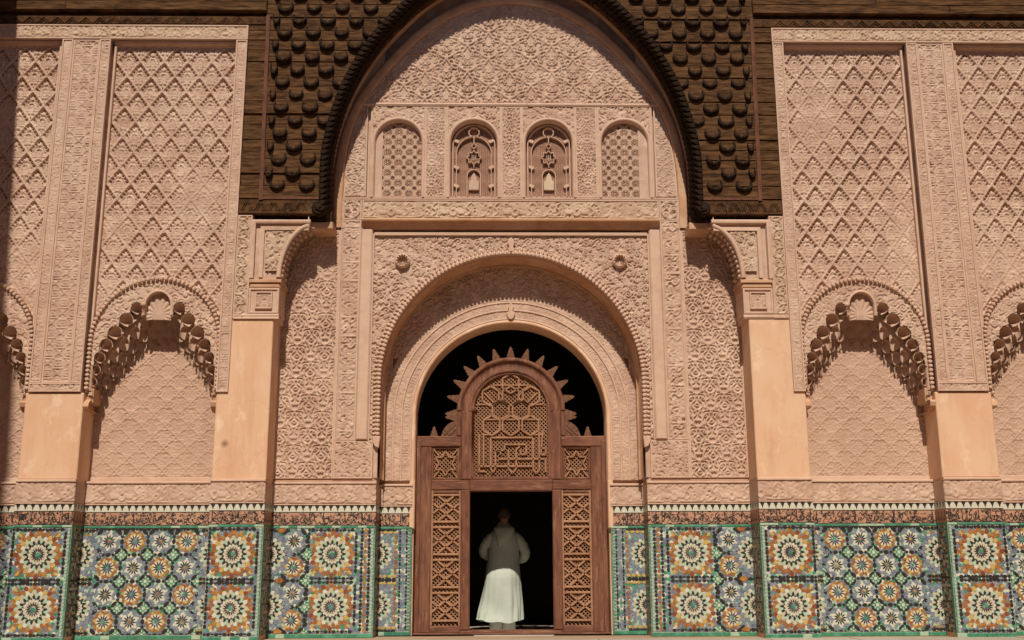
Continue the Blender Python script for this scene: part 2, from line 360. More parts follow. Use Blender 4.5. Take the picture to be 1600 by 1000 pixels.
# pierced star screen
def t_screen():
    w = .178; c = []
    for ox, oz in ((0, 0), (w / 2, w / 2)):
        big = ox == 0
        n = 16 if big else 8; r0, r1 = (.020, .064) if big else (.010, .034)
        for k in range(n):
            a = 2 * PI * k / n; c.append((seg((ox + r0 * math.cos(a), oz + r0 * math.sin(a)), (ox + r1 * math.cos(a), oz + r1 * math.sin(a)), 6), .0036 if big else .0042))
    return Tile(w, w, c, .0025, 0, (.6, 1.2))
TL = dict(lyre=t_lyre(), wing=t_wing(), vine=t_vine(), fine=t_vine(.8, .8, 200, (.022, .042), 9, .009), geo=t_geo(), ogee=t_ogee(), scroll=t_scroll(),
          script=t_script(5), script2=t_script(8), script3=t_script(21), bold=t_script(33, 3.0, 1.35), screen=t_screen())
SEB = t_sebka()
NOI = [np.random.RandomState(40 + i).rand(64, 64) for i in range(3)]
def vnoise(U, V, s, k=0):
    T = NOI[k % 3]; u = U / s; v = V / s; i = np.floor(u).astype(int); j = np.floor(v).astype(int); fu = u - i; fv = v - j
    fu = fu * fu * (3 - 2 * fu); fv = fv * fv * (3 - 2 * fv); g = lambda a, b: T[b % 64, a % 64]
    return (g(i, j) * (1 - fu) + g(i + 1, j) * fu) * (1 - fv) + (g(i, j + 1) * (1 - fu) + g(i + 1, j + 1) * fu) * fv
def wear(U, V): return .5 + .75 * np.clip(vnoise(U, V, .33, 0) * .6 + vnoise(U, V, .9, 1) * .6 - .15, 0, 1)
def H_tile(n, d, ou=0, ov=0, base='fine', bd=.22, sc=1.0):
    d = d * 1.0
    def f(U, V):
        t = TL[n]((U + ou) * sc, (V + ov) * sc)
        g = TL[base](U, V) * bd if base else 0
        return d * np.maximum(t, g) * wear(U, V)
    return f
def H_script(n, d, z0, hh, vert=False, x0=0, off=0.0, asp=1.0):
    def f(U, V):
        a, b = ((V, U - x0) if vert else (U, V - z0))
        b = b / hh
        t = TL[n](a / hh * asp + off, np.clip(b, 0, .999)); g = TL['fine'](U, V) * .5
        e = ((b > .03) & (b < .97))
        return d * np.where(e, np.maximum(t, g), .1) * wear(U, V)
    return f
def H_sebka(cx):
    A, B, C = SEB
    def f(U, V):
        u = U - cx; v = V - .17
        er = np.clip(vnoise(U, V, .62, 2) * 1.3 + vnoise(U, V, 1.7, 1) * .9 - .45, .05, 1.15) * np.clip((V - 4.6) / 3.4 + .25, .35, 1)
        # every lozenge worn differently
        i = np.floor(u / .385 + .5); hole = C(u, v) * er
        return .018 * A(u, v) * (.45 + .55 * er) + .023 * np.maximum(B(u, v), .3 * TL['fine'](U * 1.2, V * 1.2)) * (.6 + .4 * er) - .075 * hole + .009 * TL['fine'](U * 1.7, V * 1.7)
    return f
def sheet(name, X, Z, yb, Hh, m, parent, keep=None, back=.05, smooth=True, fmat=None, **t):
    """relief sheet in a wall plane; X, Z 2-D grids, Hh height towards the viewer"""
    Y = yb - Hh
    pad = lambda A: np.pad(A, 1, mode='edge')
    Xp, Zp, Yp = pad(X), pad(Z), pad(Y)
    Yp[0, :] = Yp[-1, :] = yb + back; Yp[:, 0] = Yp[:, -1] = yb + back
    ny, nx = Xp.shape; V = np.stack([Xp, Yp, Zp], 2).reshape(-1, 3)
    I = np.arange(ny * nx).reshape(ny, nx)
    F = np.stack([I[:-1, :-1], I[:-1, 1:], I[1:, 1:], I[1:, :-1]], 2).reshape(-1, 4)
    fm = None
    if keep is not None:
        xc = V[F, 0].mean(1); zc = V[F, 2].mean(1); k = keep(xc, zc); F = F[k]
        used = np.unique(F); mp = np.zeros(len(V), int); mp[used] = np.arange(len(used)); V = V[used]; F = mp[F]
    if fmat is not None: fm = fmat(V[F, 0].mean(1), V[F, 2].mean(1))
    return part(name, V, F, m, parent, smooth, fm, **t)
STEP = .0105
def rect(name, x0, x1, z0, z1, yb, hf, m, parent, keep=None, step=None, **t):
    if x0 > x1: x0, x1 = x1, x0
    st = step or STEP
    X, Z = np.meshgrid(np.linspace(x0, x1, max(3, int((x1 - x0) / st))), np.linspace(z0, z1, max(3, int((z1 - z0) / st))))
    return sheet(name, X, Z, yb, hf(X, Z), m, parent, keep, **t)

# ================================================================== the setting
yA, yD, yE = .55, 1.05, 1.30           # centre wall, portal back wall, door screen
fl = MB(); fl.add([(-30, -60, 0), (30, -60, 0), (30, .9, 0), (-30, .9, 0)], [(0, 1, 2, 3)])
o = fl.build('courtyard_floor', COURT, None); o['kind'] = 'structure'
for i in range(14):                     # first course of marble slabs along the wall
    box('paving_slab', -8.4 + i * 1.2 + .004, -8.4 + (i + 1) * 1.2 - .004, -1.2, -.06, -.02, .012 + .002 * (i % 3), FLOOR, o, .004)
v = MB()
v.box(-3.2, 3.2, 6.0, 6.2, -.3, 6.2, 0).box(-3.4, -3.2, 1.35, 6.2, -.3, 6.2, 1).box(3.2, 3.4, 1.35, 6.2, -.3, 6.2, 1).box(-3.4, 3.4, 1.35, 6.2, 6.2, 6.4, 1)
o = v.build('vestibule_wall', [DARK, mat('vestibule plaster', (.50, .46, .38), (.44, .40, .33), 2, .9)], None); o['kind'] = 'structure'  # back wall painted near black as shade; pale sides bounce light onto the person
o = MB().box(-3.2, 3.2, 1.42, 6.0, -.25, -.07).build('vestibule_floor', mat('vestibule stone floor', (.62, .58, .50), (.54, .50, .42), 2, .6), None); o['kind'] = 'structure'

# ================================================================== zellij tile panels
def ngon(c, r, n, a0=0.0, sx=1.0):
    return [(c[0] + r * math.cos(a0 + 2 * PI * k / n) * sx, c[1] + r * math.sin(a0 + 2 * PI * k / n)) for k in range(n)]
def kite(c, a, r0, rm, r1, w):
    ca, sa = math.cos(a), math.sin(a); p = lambda r, t: (c[0] + r * ca - t * sa, c[1] + r * sa + t * ca)
    return [p(r0, 0), p(rm, -w), p(r1, 0), p(rm, w)]
def petal(c, a, r0, r1, w):
    ca, sa = math.cos(a), math.sin(a); p = lambda r, t: (c[0] + r * ca - t * sa, c[1] + r * sa + t * ca); d = r1 - r0
    return [p(r0, 0), p(r0 + .35 * d, -w), p(r0 + .72 * d, -w), p(r1, 0), p(r0 + .72 * d, w), p(r0 + .35 * d, w)]
def hexa(a, b, w):
    a = np.array(a, float); b = np.array(b, float); t = b - a; L = np.hypot(*t); t /= L; n = np.array([-t[1], t[0]]) * w; k = min(.3 * L, w * 1.3)
    return [tuple(a), tuple(a + t * k + n), tuple(b - t * k + n), tuple(b), tuple(b - t * k - n), tuple(a + t * k - n)]
def small_rose(c, R, warm, out):
    fin = out; out = []
    out.append((ngon(c, .15 * R, 8), 'green' if warm else 'orange'))
    o, b = (('orange', 'plum') if warm else ('blue', 'black'))
    for k in range(12):
        a = 2 * PI * k / 12 + .13; e = a + PI / 12
        out.append((petal(c, e, .70 * R, 1.02 * R, .125 * R), o))
        out.append((petal(c, a, .50 * R, .90 * R, .135 * R), ('orange' if k % 2 else 'ochre') if warm else ('white' if k % 2 else 'blue')))
        out.append((petal(c, e, .30 * R, .74 * R, .092 * R), 'white'))
        out.append((kite(c, a, .15 * R, .42 * R, .60 * R, .088 * R), b))
    ring_of = lambda t: -np.max(np.hypot(np.array(t[0])[:, 0] - c[0], np.array(t[0])[:, 1] - c[1]))
    fin += sorted(out, key=ring_of)
def small_cell(c, p, warm, out):
    h = p / 2; k = .207 * p
    g = (c[0] - h, c[1] - h)
    out.append(([(g[0] - .27 * p, g[1]), (g[0], g[1] + .27 * p), (g[0] + .27 * p, g[1]), (g[0], g[1] - .27 * p)], 'green'))
    small_rose(c, p * .425, warm, out)
    for q in range(4):
        a = PI / 4 + q * PI / 2; out.append((petal(g, a, .07 * p, .19 * p, .045 * p), 'pale')); 
        out.append((petal(g, a + PI / 4, .08 * p, .22 * p, .03 * p), 'cream'))
    out.append((ngon(g, .075 * p, 8, PI / 8), 'white'))
    for sx, sz in ((1, 1), (1, -1), (-1, 1), (-1, -1)):
        out.append((hexa((c[0] + sx * h * .97, c[1] + sz * k * 1.18), (c[0] + sx * k * 1.18, c[1] + sz * h * .97), .075 * p), 'black'))
    for dx, dz in ((1, 0), (0, 1)):
        m = (c[0] - dx * h, c[1] - dz * h)
        out.append((hexa((m[0] - dz * .12 * p, m[1] - dx * .12 * p), (m[0] + dz * .12 * p, m[1] + dx * .12 * p), .072 * p), 'black'))
        for s in (-1, 1): out.append((ngon((m[0] + s * dz * .19 * p, m[1] + s * dx * .19 * p), .066 * p, 6), 'black'))
def big_rose(c, Rr, out, warm=True):
    fin = out; out = []
    o = 'orange' if warm else 'blue'; o2 = 'ochre' if warm else 'pale'
    n = 16
    for k in range(n):
        a = 2 * PI * k / n; b = a + PI / n
        if k % 2 == 0:
            ext = 1.30 if k % 4 == 2 else 1.20
            for s in (-1, 1): out.append((petal(c, a + s * .10, 1.0 * Rr, (ext - .08) * Rr, .055 * Rr), o))
            out.append((petal(c, a, 1.04 * Rr, ext * Rr, .06 * Rr), o2 if k % 4 else o))
        out.append((petal(c, a, .80 * Rr, 1.08 * Rr, .10 * Rr), o if k % 3 else ('rust' if warm else 'slate')))
        out.append((petal(c, b, .70 * Rr, .98 * Rr, .10 * Rr), ('ochre' if k % 4 == 1 else o) if warm else 'blue'))
        out.append((petal(c, a, .58 * Rr, .84 * Rr, .095 * Rr), 'white' if k % 2 else 'cream'))
        out.append((petal(c, b, .44 * Rr, .74 * Rr, .082 * Rr), 'cream' if k % 2 else 'pale'))
        out.append((kite(c, b, .54 * Rr, .645 * Rr, .75 * Rr, .062 * Rr), 'plum'))
        out.append((kite(c, a, .38 * Rr, .53 * Rr, .66 * Rr, .072 * Rr), 'black'))
        out.append((petal(c, a, .30 * Rr, .46 * Rr, .045 * Rr), 'white'))
        out.append((petal(c, b, .20 * Rr, .44 * Rr, .05 * Rr), 'cream'))
        out.append((kite(c, b, .34 * Rr, .43 * Rr, .51 * Rr, .038 * Rr), 'black'))
        out.append((kite(c, a, .09 * Rr, .22 * Rr, .33 * Rr, .036 * Rr), 'plum'))
    out.append((ngon(c, .10 * Rr, 8), 'green'))
    ring_of = lambda t: -np.max(np.hypot(np.array(t[0])[:, 0] - c[0], np.array(t[0])[:, 1] - c[1]))
    fin += sorted(out, key=ring_of)
def chain(a, b, out, col='black', w=.024, dot=True, pitch=.115):
    a = np.array(a, float); b = np.array(b, float); L = np.hypot(*(b - a)); n = max(1, int(round(L / pitch)))
    for k in range(n):
        p = a + (b - a) * (k + .5) / n; t = (b - a) / L
        out.append((hexa(p - t * .038, p + t * .038, w), col))
        if dot: out.append((ngon(p + t * pitch / 2, w * .95, 6), col))
def big_cell(c, hw, hh, out, warm=True, frame=True):
    big_rose(c, .86 * min(hw, hh), out, warm)
    if frame:
        i = .93
        for z in (-1, 1): chain((c[0] - hw * i, c[1] + z * hh * i), (c[0] + hw * i, c[1] + z * hh * i), out)
        for x in (-1, 1): chain((c[0] + x * hw * i, c[1] - hh * .8), (c[0] + x * hw * i, c[1] + hh * .8), out)
        for sx in (-1, 1):
            for sz in (-1, 1):
                for t in (.3, .62): out.append((petal((c[0] + sx * hw * t, c[1] + sz * hh), 0, -.04, .04, .02), 'blue'))
def clip(pg, x0, x1, z0, z1):
    for ax, lim, sg in ((0, x0, 1), (0, x1, -1), (1, z0, 1), (1, z1, -1)):
        out = []
        for i in range(len(pg)):
            a, b = pg[i - 1], pg[i]; da, db = sg * (a[ax] - lim), sg * (b[ax] - lim)
            if (da >= 0) != (db >= 0): t = da / (da - db); out.append((a[0] + t * (b[0] - a[0]), a[1] + t * (b[1] - a[1])))
            if db >= 0: out.append(b)
        pg = out
        if len(pg) < 3: return None
    return pg
TK = list(TC); TM = [TC[k] for k in TK]
MERLON = None
def dado(parent, s, x0, x1, y, kind, ledge=True, sc='script'):
    """tile dado on a wall face: mosaic, borders, sgraffito strip, row of merlon tiles and carved band; x0 < x1 measured outward, s mirrors"""
    global MERLON
    out = []; z0, z1 = .065, 1.595; w = x1 - x0; H = z1 - z0
    a0, a1 = x0, x1
    if kind in ('pier', 'centre', 'inner'):
        e = x0                                     # inner upright border
        bw = .055
        nb = 14
        for k in range(nb): out.append(([(e + .004, z0 + H * k / nb), (e + bw * .45, z0 + H * k / nb), (e + bw * .45, z0 + H * (k + .93) / nb), (e + .004, z0 + H * (k + .93) / nb)], 'green'))
        for k in range(30): out.append((ngon((e + bw * .75, z0 + H * (k + .5) / 30), .016, 8), 'pale' if kind != 'inner' else 'green'))
        a0 = x0 + bw
    body = []; bgc = ['blue', 'slate', 'blue', 'slate', 'pale', 'white', 'green']
    hp = .052
    for j in range(int(H / (hp * .866)) + 2):
        for i in range(int(w / hp) + 2):
            body.append((ngon((a0 + (i + .5 * (j % 2)) * hp, z0 + j * hp * .866), hp * .56, 6, PI / 6), bgc[rng.randint(7)]))
    nbg = len(body)
    cz = [z0 + H * .25, z0 + H * .75]
    if kind == 'pier':
        cx = (a0 + a1) / 2
        for z in cz: big_cell((cx, z), (a1 - a0) / 2, H / 4, body)
        for z in (z0 + H / 2,):
            for k in (-1, 1): body.append((hexa((cx + k * .08, z), (cx + k * .2, z), .017), 'black'))
    elif kind == 'niche':
        p = H / 4; cx = (a0 + a1) / 2
        for i in range(4):
            for j in range(4): small_cell((cx + (i - 1.5) * p, z0 + (j + .5) * p), p, (i + j) % 2 == 1, body)
        for e in (cx - 2 * p, cx + 2 * p):
            dd = -1 if e < cx else 1
            for z in cz:
                big_rose((e + dd * (.17 + .08), z), .30, body, False)
            for z in (z0 + .05, z0 + H / 2, z1 - .05):
                for q in range(5): body.append((petal((e + dd * .12, z), 2 * PI * q / 5 + .3, .02, .085, .018), 'ochre' if q % 2 else 'orange'))
                body.append((ngon((e + dd * .12, z), .018, 6), 'green'))
            for z in (z0 + H * .02, z0 + H * .48, z0 + H * .52, z0 + H * .98): chain((e, z), (e + dd * .3, z), body, pitch=.1)
        chain((cx - 2 * p, z1 - .008), (cx + 2 * p, z1 - .008), body)
    elif kind == 'centre':
        p = H / 4; bx = a0 + .20 + p                # big column towards the portal, small column, half roses at the pier
        chain((a0 + .03, z0), (a0 + .03, z1), body, 'black'); chain((a0 + .085, z0), (a0 + .085, z1), body, 'orange', .024, False, .075)
        chain((a0 + .14, z0), (a0 + .14, z1), body, 'black')
        for z in cz: big_cell((bx, z), p, p, body)
        for j in range(4): small_cell((bx + 1.5 * p, z0 + (j + .5) * p), p, j % 2 == (0 if True else 1), body)
        for z in cz: big_rose((a1 + .02, z), .31, body, False)
        for z in (z0 + .03, z0 + H / 2, z1 - .03): chain((a1 - .3, z), (a1, z), body, pitch=.1); body.append((petal((a1 - .16, z), 0, -.08, .08, .04), 'orange'))
    elif kind == 'inner':
        for q, (c, wd, dt, pt) in enumerate((('black', .017, True, .115), ('blue', .02, False, .08), ('black', .017, True, .115))): chain((a0 + .02 + q * .052, z0), (a0 + .02 + q * .052, z1), body, c, wd, dt, pt)
        for z in cz: big_rose((a1, z), .29, body, False)
        for z in cz:
            for sg in (-1, 1): chain((a0 + .16, z + sg * .33), (a1, z + sg * .33), body, 'ochre', .022, False, .08); chain((a0 + .16, z + sg * .375), (a1, z + sg * .375), body)
            chain((a0 + .19, z - .3), (a0 + .19, z + .3), body, 'orange', .022, False, .08)
    for bi, (pg, c) in enumerate(body):
        q = clip(pg, a0 + .004, a1 - .004, z0 + .004, z1 - .004)
        if q: out.append((q, c, 0.0 if bi < nbg else .0015 + .0060 * (bi - nbg) / max(1, len(body) - nbg)))
    xs = lambda x: s * x
    V = []; F = []; M = []
    for tile in out:
        pg, c = tile[:2]; lift = tile[2] if len(tile) > 2 else .003
        cxy = np.mean(pg, 0); n = len(pg); b = len(V); P = np.array(pg); t = rng.uniform(.0, .00003) + lift
        for q, yy in ((P, y - .001), (cxy + (P - cxy) * (.93 if c == 'black' else .86), y - .003 - t)):
            for r_ in q: V.append((xs(r_[0]), yy, r_[1]))
        F.append(tuple(b + n + i for i in range(n))); M.append(TK.index(c))
        for i in range(n): F.append((b + i, b + (i + 1) % n, b + n + (i + 1) % n, b + n + i)); M.append(TK.index(c))
    base = MB().box(xs(x0), xs(x1), y, y + .06, .0, 1.95).build('tile_dado', TC['grout'], parent)
    part('mosaic_tile', V, F, TM, base, False, M, kind='stuff')
    gb = MB()                                        # green glazed courses above and below the mosaic
    n = max(2, int(w / .13))
    for zz0, zz1 in ((1.60, 1.63), (.004, .058)):
        for k in range(n): gb.box(xs(x0 + w * k / n + .002), xs(x0 + w * (k + 1) / n - .002), y - .010 - rng.rand() * .002, y - .001, zz0, zz1, 0 if rng.rand() < .75 else 1, .003)
    gb.build('border_tile', [TC['green'], TC['pale']], base, kind='stuff')
    # sgraffito strip: dark flowing strokes on pink tile
    hh = .195; zb = 1.637; off = rng.rand() * 3
    X, Z = np.meshgrid(np.linspace(x0, x1, int(w / .0075)), np.linspace(zb, zb + hh, 27))
    tl = TL[sc]
    def fm(xc, zc):
        u = (np.abs(xc) / hh + off); vv = (zc - zb) / hh
        q = tl(u, np.clip(vv, 0, .999), tl.q); v2 = TL['fine'](np.abs(xc) * 1.3, zc * 1.3, TL['fine'].q)
        dk = (q < .95) | ((v2 < .55) & (vnoise(xc, zc, .05, 1) > .42)) | (vv < .05) | (vv > .95)
        return np.where(dk, 1, 0)
    sheet('sgraffito_strip', xs(X), Z, y - .004, np.zeros_like(X), [TC['brick'], TC['black']], base, None, .01, False, fm)
    # cream band with stepped dark merlons
    MB().box(xs(x0), xs(x1), y - .006, y, 1.838, 1.945).build('cream_strip', TC['white'], base)
    if MERLON is None:
        mm = MB(); mm.prism([(-.033, .088), (-.027, .066), (-.024, .066), (-.018, .046), (-.010, .046), (-.010, .022), (-.004, .022), (-.004, .004), (.004, .004), (.004, .022), (.010, .022), (.010, .046), (.018, .046), (.024, .066), (.027, .066), (.033, .088)], -.004, 0)
        MERLON = mesh('merlon_tile', mm.V, mm.F, TC['black'])
    nm = max(2, int(round(w / .103)))
    for k in range(nm):
        ob = bpy.data.objects.new('merlon_tile', MERLON); ob.location = (xs(x0 + w * (k + .5) / nm), y - .006, 1.848); link(ob, base)
    # carved inscription band over the tiles
    xa, xb = sorted((xs(x0), xs(x1)))
    rect('inscription_band', xa, xb, 1.955, 2.25, y - .012, H_script('bold', .024, 1.955, .295, False, 0, rng.rand() * 3), STUCCO, parent)
    MB().box(xa - .004, xb + .004, y - .04, y + .05, 2.25, 2.29, 0, .01).build('band_moulding', MOULD, parent)
    MB().box(xa, xb, y - .022, y + .05, 1.938, 1.955, 0, .004).build('band_moulding', MOULD, parent)
    return base
def dado_side(parent, s, x, y0, y1, sgn):
    """tiled flank of a projecting pier"""
    V = []; F = []; M = []
    cols = ['green', 'cream', 'black', 'orange', 'black', 'blue', 'cream', 'black']
    n = max(3, int((y1 - y0) / .055)); nz = 40
    xx = s * (x + sgn * .004)
    for i in range(n):
        for j in range(nz):
            b = len(V); a, c = y0 + (y1 - y0) * (i + .08) / n, y0 + (y1 - y0) * (i + .92) / n; d, e = .06 + 1.53 * (j + .08) / nz, .06 + 1.53 * (j + .92) / nz
            V += [(xx, a, d), (xx, c, d), (xx, c, e), (xx, a, e)]; F.append((b, b + 1, b + 2, b + 3)); M.append(TK.index(cols[(i + (i * j) % 3 + j * 3) % 8] if i else 'green'))
    part('flank_tile', V, F, TM, parent, False, M, kind='stuff')
    fb = MB()
    for za, zb, mi in ((1.60, 1.632, 0), (1.637, 1.832, 1), (1.838, 1.945, 2), (1.955, 2.25, 3)): fb.add([(xx, y0, za), (xx, y1, za), (xx, y1, zb), (xx, y0, zb)], [(0, 1, 2, 3)], mi)
    nk = max(2, int((y1 - y0) / .1))
    for k in range(nk):
        c = y0 + (y1 - y0) * (k + .5) / nk; x2 = s * (x + sgn * .006); fb.add([(x2, c - .03, 1.935), (x2, c + .03, 1.935), (x2, c, 1.85)], [(0, 1, 2)], 4)
        fb.add([(x2, c - .035, 1.66), (x2, c - .015, 1.66), (x2, c - .005, 1.81), (x2, c - .02, 1.81)], [(0, 1, 2, 3)], 4); fb.add([(x2, c, 1.67), (x2, c + .04, 1.68), (x2, c + .035, 1.72), (x2, c + .01, 1.70)], [(0, 1, 2, 3)], 4)
    fb.build('flank_band', [TC['green'], TC['brick'], TC['white'], STUCCO, TC['black']], parent)

# ================================================================== piers, pilasters, niches
def frame_strip(parent, x0, x1, z0, z1, y, hf, m=STUCCO, bw=.028, name='carved_strip', proud=.022, step=None):
    """carved strip between two raised fillets all round"""
    xa, xb = min(x0, x1), max(x0, x1)
    rect(name, xa + bw * .8, xb - bw * .8, z0 + bw * .8, z1 - bw * .8, y, hf, m, parent, step=step)
    P = [(xa + bw / 2, z0 + bw / 2), (xa + bw / 2, z1 - bw / 2), (xb - bw / 2, z1 - bw / 2), (xb - bw / 2, z0 + bw / 2)]
    h = bw / 2
    V, F = sweep(P, [(-h, y + .03), (-h, y - proud * .8), (-h * .5, y - proud), (h * .5, y - proud), (h, y - proud * .8), (h, y + .03)], True)
    part('fillet', V, F, MOULD, parent)
def bead_row(path, r, y0, y1, pitch, size, lobes=False):
    """row of small rounded blocks along a path"""
    P = np.array(path); d = np.concatenate([[0], np.cumsum(np.hypot(*np.diff(P, axis=0).T))]); n = int(d[-1] / pitch)
    mb = MB()
    for k in range(n):
        s_ = (k + .5) * d[-1] / n; i = min(len(P) - 2, np.searchsorted(d, s_) - 1); t = (s_ - d[i]) / (d[i + 1] - d[i] + 1e-9)
        p = P[i] * (1 - t) + P[i + 1] * t; tg = P[i + 1] - P[i]; tg = tg / (np.hypot(*tg) + 1e-9); nn = np.array([-tg[1], tg[0]])
        a = size
        pts = [p + tg * a * .5 * math.cos(q) + nn * (r + a * .62 * math.sin(q)) for q in np.linspace(0, 2 * PI, 8)[:-1]]
        mb.prism([tuple(q) for q in pts], y0, y1, 0, a * .22)
    return mb
SIDE = {-1: 'left', 1: 'right'}
BX = {'in': 3.63, 'out': 4.43}
piers = {}
for s in (-1, 1):
    t = thing('stucco_pier', 'plain peach plaster pier with dark spot, carved bracket on top, left of portal' if s < 0 else 'plain orange peach plaster pier with carved bracket on top, right of portal', 'pier', (s * 4.03, 0, 0), 'piers flanking the portal')
    piers[s] = t
    sp_ = MB(); LP = [(3.63, 2.292), (4.43, 2.292), (4.43, 3.575), (4.26, 3.575), (4.26, 4.705), (3.63, 4.705)]
    q_ = [(s * (x + (.012 if x == 3.63 else -.012)), z) for x, z in LP]
    V = [(s * x, .62, z) for x, z in LP] + [(s * x, .012, z) for x, z in LP] + [(x, 0, z) for x, z in q_]
    F = [(12, 13, 14, 15, 16, 17)] + [(i, (i + 1) % 6, 6 + (i + 1) % 6, 6 + i) for i in range(6)] + [(6 + i, 6 + (i + 1) % 6, 12 + (i + 1) % 6, 12 + i) for i in range(6)]
    part('shaft', V, F, SPOT if s < 0 else PLAIN, t)
    MB().box(s * 3.635, s * 4.426, .05, .62, 0, 2.29).build('dado_core', PLAIN, t)
    d = dado(t, s, 3.63, 4.43, 0, 'pier', sc='script')
    dado_side(d, s, 3.63, .01, .54, -1); dado_side(d, s, 4.43, .01, .44, 1)
    # upper shaft behind the carving
    MB().box(s * 4.02, s * 4.255, .03, .62, 4.705, 6.36).box(s * 3.63, s * 4.02, .05, .62, 4.705, 6.30).build('upper_shaft', STUCCO, t)
    frame_strip(t, s * 4.025, s * 4.25, 4.715, 6.36, 0, lambda U, V: .028 * np.maximum(TL['scroll'](U * 1.05 - s * 4.02, V), .3 * TL['fine'](U, V)), PATINA, .022, 'scroll_strip')
    # capital block under the bracket
    MB().box(s * 3.53, s * 4.02, -.045, .6, 5.27, 5.325, 0, .008).box(s * 3.55, s * 4.02, -.02, .6, 5.19, 5.27, 0, .02).build('capital_ledge', RIM, t)
    MB().box(s * 3.565, s * 4.02, .01, .6, 4.79, 5.19).build('capital_block', MOULD, t)
    frame_strip(t, s * 3.56, s * 4.02, 4.79, 5.19, .0, lambda U, V: np.zeros_like(U), MOULD, .03, 'block_face')
    frame_strip(t, s * 3.66, s * 3.92, 4.86, 5.13, -.012, lambda U, V: .016 * TL['geo'](U * 1.6, V * 1.6), STUCCO, .022, 'block_panel')
    V, F = sweep([(s * 3.55, 4.75), (s * 4.24, 4.75)], [(-.04, .1), (-.04, -.01), (-.015, -.025), (.02, -.018), (.042, -.03), (.042, .1)]); part('neck_moulding', V, F, MOULD, t)
    MB().box(s * 3.58, s * 3.63, .02, .6, 4.705, 4.79, 0, .01).build('neck_return', MOULD, t)
    # bracket with concave edge
    cc = [(3.13, 6.30), (3.13, 6.16)]
    for q in np.linspace(0, 1, 16):
        a = q * PI / 2; cc.append((3.13 + .42 * math.sin(a) ** 1.05, 6.16 - .0 - .80 * (1 - math.cos(a)) ** .95))
    cc += [(3.545, 5.33), (4.02, 5.33), (4.02, 6.30)]
    MB().prism([(s * x, z) for x, z in cc], .02, .6).build('bracket', STUCCO, t)
    def inb(xc, zc, s=s):
        x = np.abs(xc); a = np.arcsin(np.clip((x - 3.13) / .42, 0, 1) ** (1 / 1.05)); zl = 6.16 - .80 * (1 - np.cos(a)) ** .95
        return (zc > zl + .10) & (zc > 5.44) & (zc < 6.10) & (x > 3.22) & (x < 3.80)
    rect('bracket_carving', s * 3.2, s * 3.82, 5.40, 6.12, .0, H_tile('vine', .03, .3, .1), PATINA, t, inb)
    edge = [(s * x, z) for x, z in cc[1:-3]]
    sg = -s
    V, F = sweep(edge, [(0, .6), (0, -.01), (.02 * -sg, -.035), (.06 * -sg, -.03), (.075 * -sg, .02)]); part('bracket_rib', V, F, MOULD, t, True)
    bead_row(edge, -.005, .03, .12, .075, .06).build('bracket_lobe', STUCCO, t, kind='stuff')
    bead_row(edge, -.012, .22, .34, .085, .07).build('bracket_lobe', STUCCO, t, kind='stuff')
    V, F = sweep([(s * 4.0, 5.34), (s * 4.0, 6.26), (s * 3.12, 6.26)], [(-.035, .03), (-.035, -.04), (-.01, -.05), (.02, -.045), (.035, .03)]); part('bracket_fillet', V, F, MOULD, t)
    V, F = sweep([(s * 3.86, 5.36), (s * 3.86, 6.15), (s * 3.15, 6.15)], [(-.03, .03), (-.03, -.012), (.03, -.02), (.03, .03)]); part('bracket_fillet', V, F, MOULD, t)
    box('impost_board', s * 2.80, s * 3.16, .12, .56, 6.18, 6.30, RIM, t, .015)
    # tall carved frame strip beside the lozenge panel
    MB().box(s * 4.262, s * 4.428, .012, .62, 3.585, 9.34).build('frame_core', STUCCO, t)
    frame_strip(t, s * 4.255, s * 4.435, 3.58, 9.33, -.008, H_script('script3', .022, 0, .12, True, -4.405 if s < 0 else 4.285, s), STUCCO, .024)

for s in (-1, 1):
    t = thing('stucco_pilaster', 'pilaster with carved geometric upper panel at far %s, tiled foot' % SIDE[s], 'pilaster', (s * 6.83, 0, 0), 'pilasters between the niches')
    MB().box(s * 6.40, s * 7.26, .0, .62, 2.29, 3.575, 0, .012).build('shaft', PLAIN, t)
    MB().box(s * 6.405, s * 7.255, .05, .62, 0, 2.29).build('dado_core', PLAIN, t)
    MB().box(s * 6.45, s * 7.215, .012, .62, 3.585, 9.34).build('upper_shaft', STUCCO, t)
    d = dado(t, s, 6.40, 7.26, 0, 'pier', sc='script3'); dado_side(d, s, 6.40, .01, .44, -1)
    frame_strip(t, s * 6.445, s * 6.62, 3.72, 9.33, -.01, H_script('script', .022, 0, .125, True, min(s * 6.47, s * 6.595), s), STUCCO, .024)
    frame_strip(t, s * 7.045, s * 7.22, 3.72, 9.33, -.01, H_script('script2', .022, 0, .125, True, min(s * 7.07, s * 7.195), s * 2), STUCCO, .024)
    frame_strip(t, s * 6.62, s * 7.045, 3.72, 9.33, .004, H_tile('geo', .022, 0, 0, 'fine', .3), STUCCO, .03, 'geometric_panel', step=.0098)
    frame_strip(t, s * 6.445, s * 7.22, 3.585, 3.72, -.01, H_tile('fine', .02, 0, 0, None), STUCCO, .022, 'foot_panel')

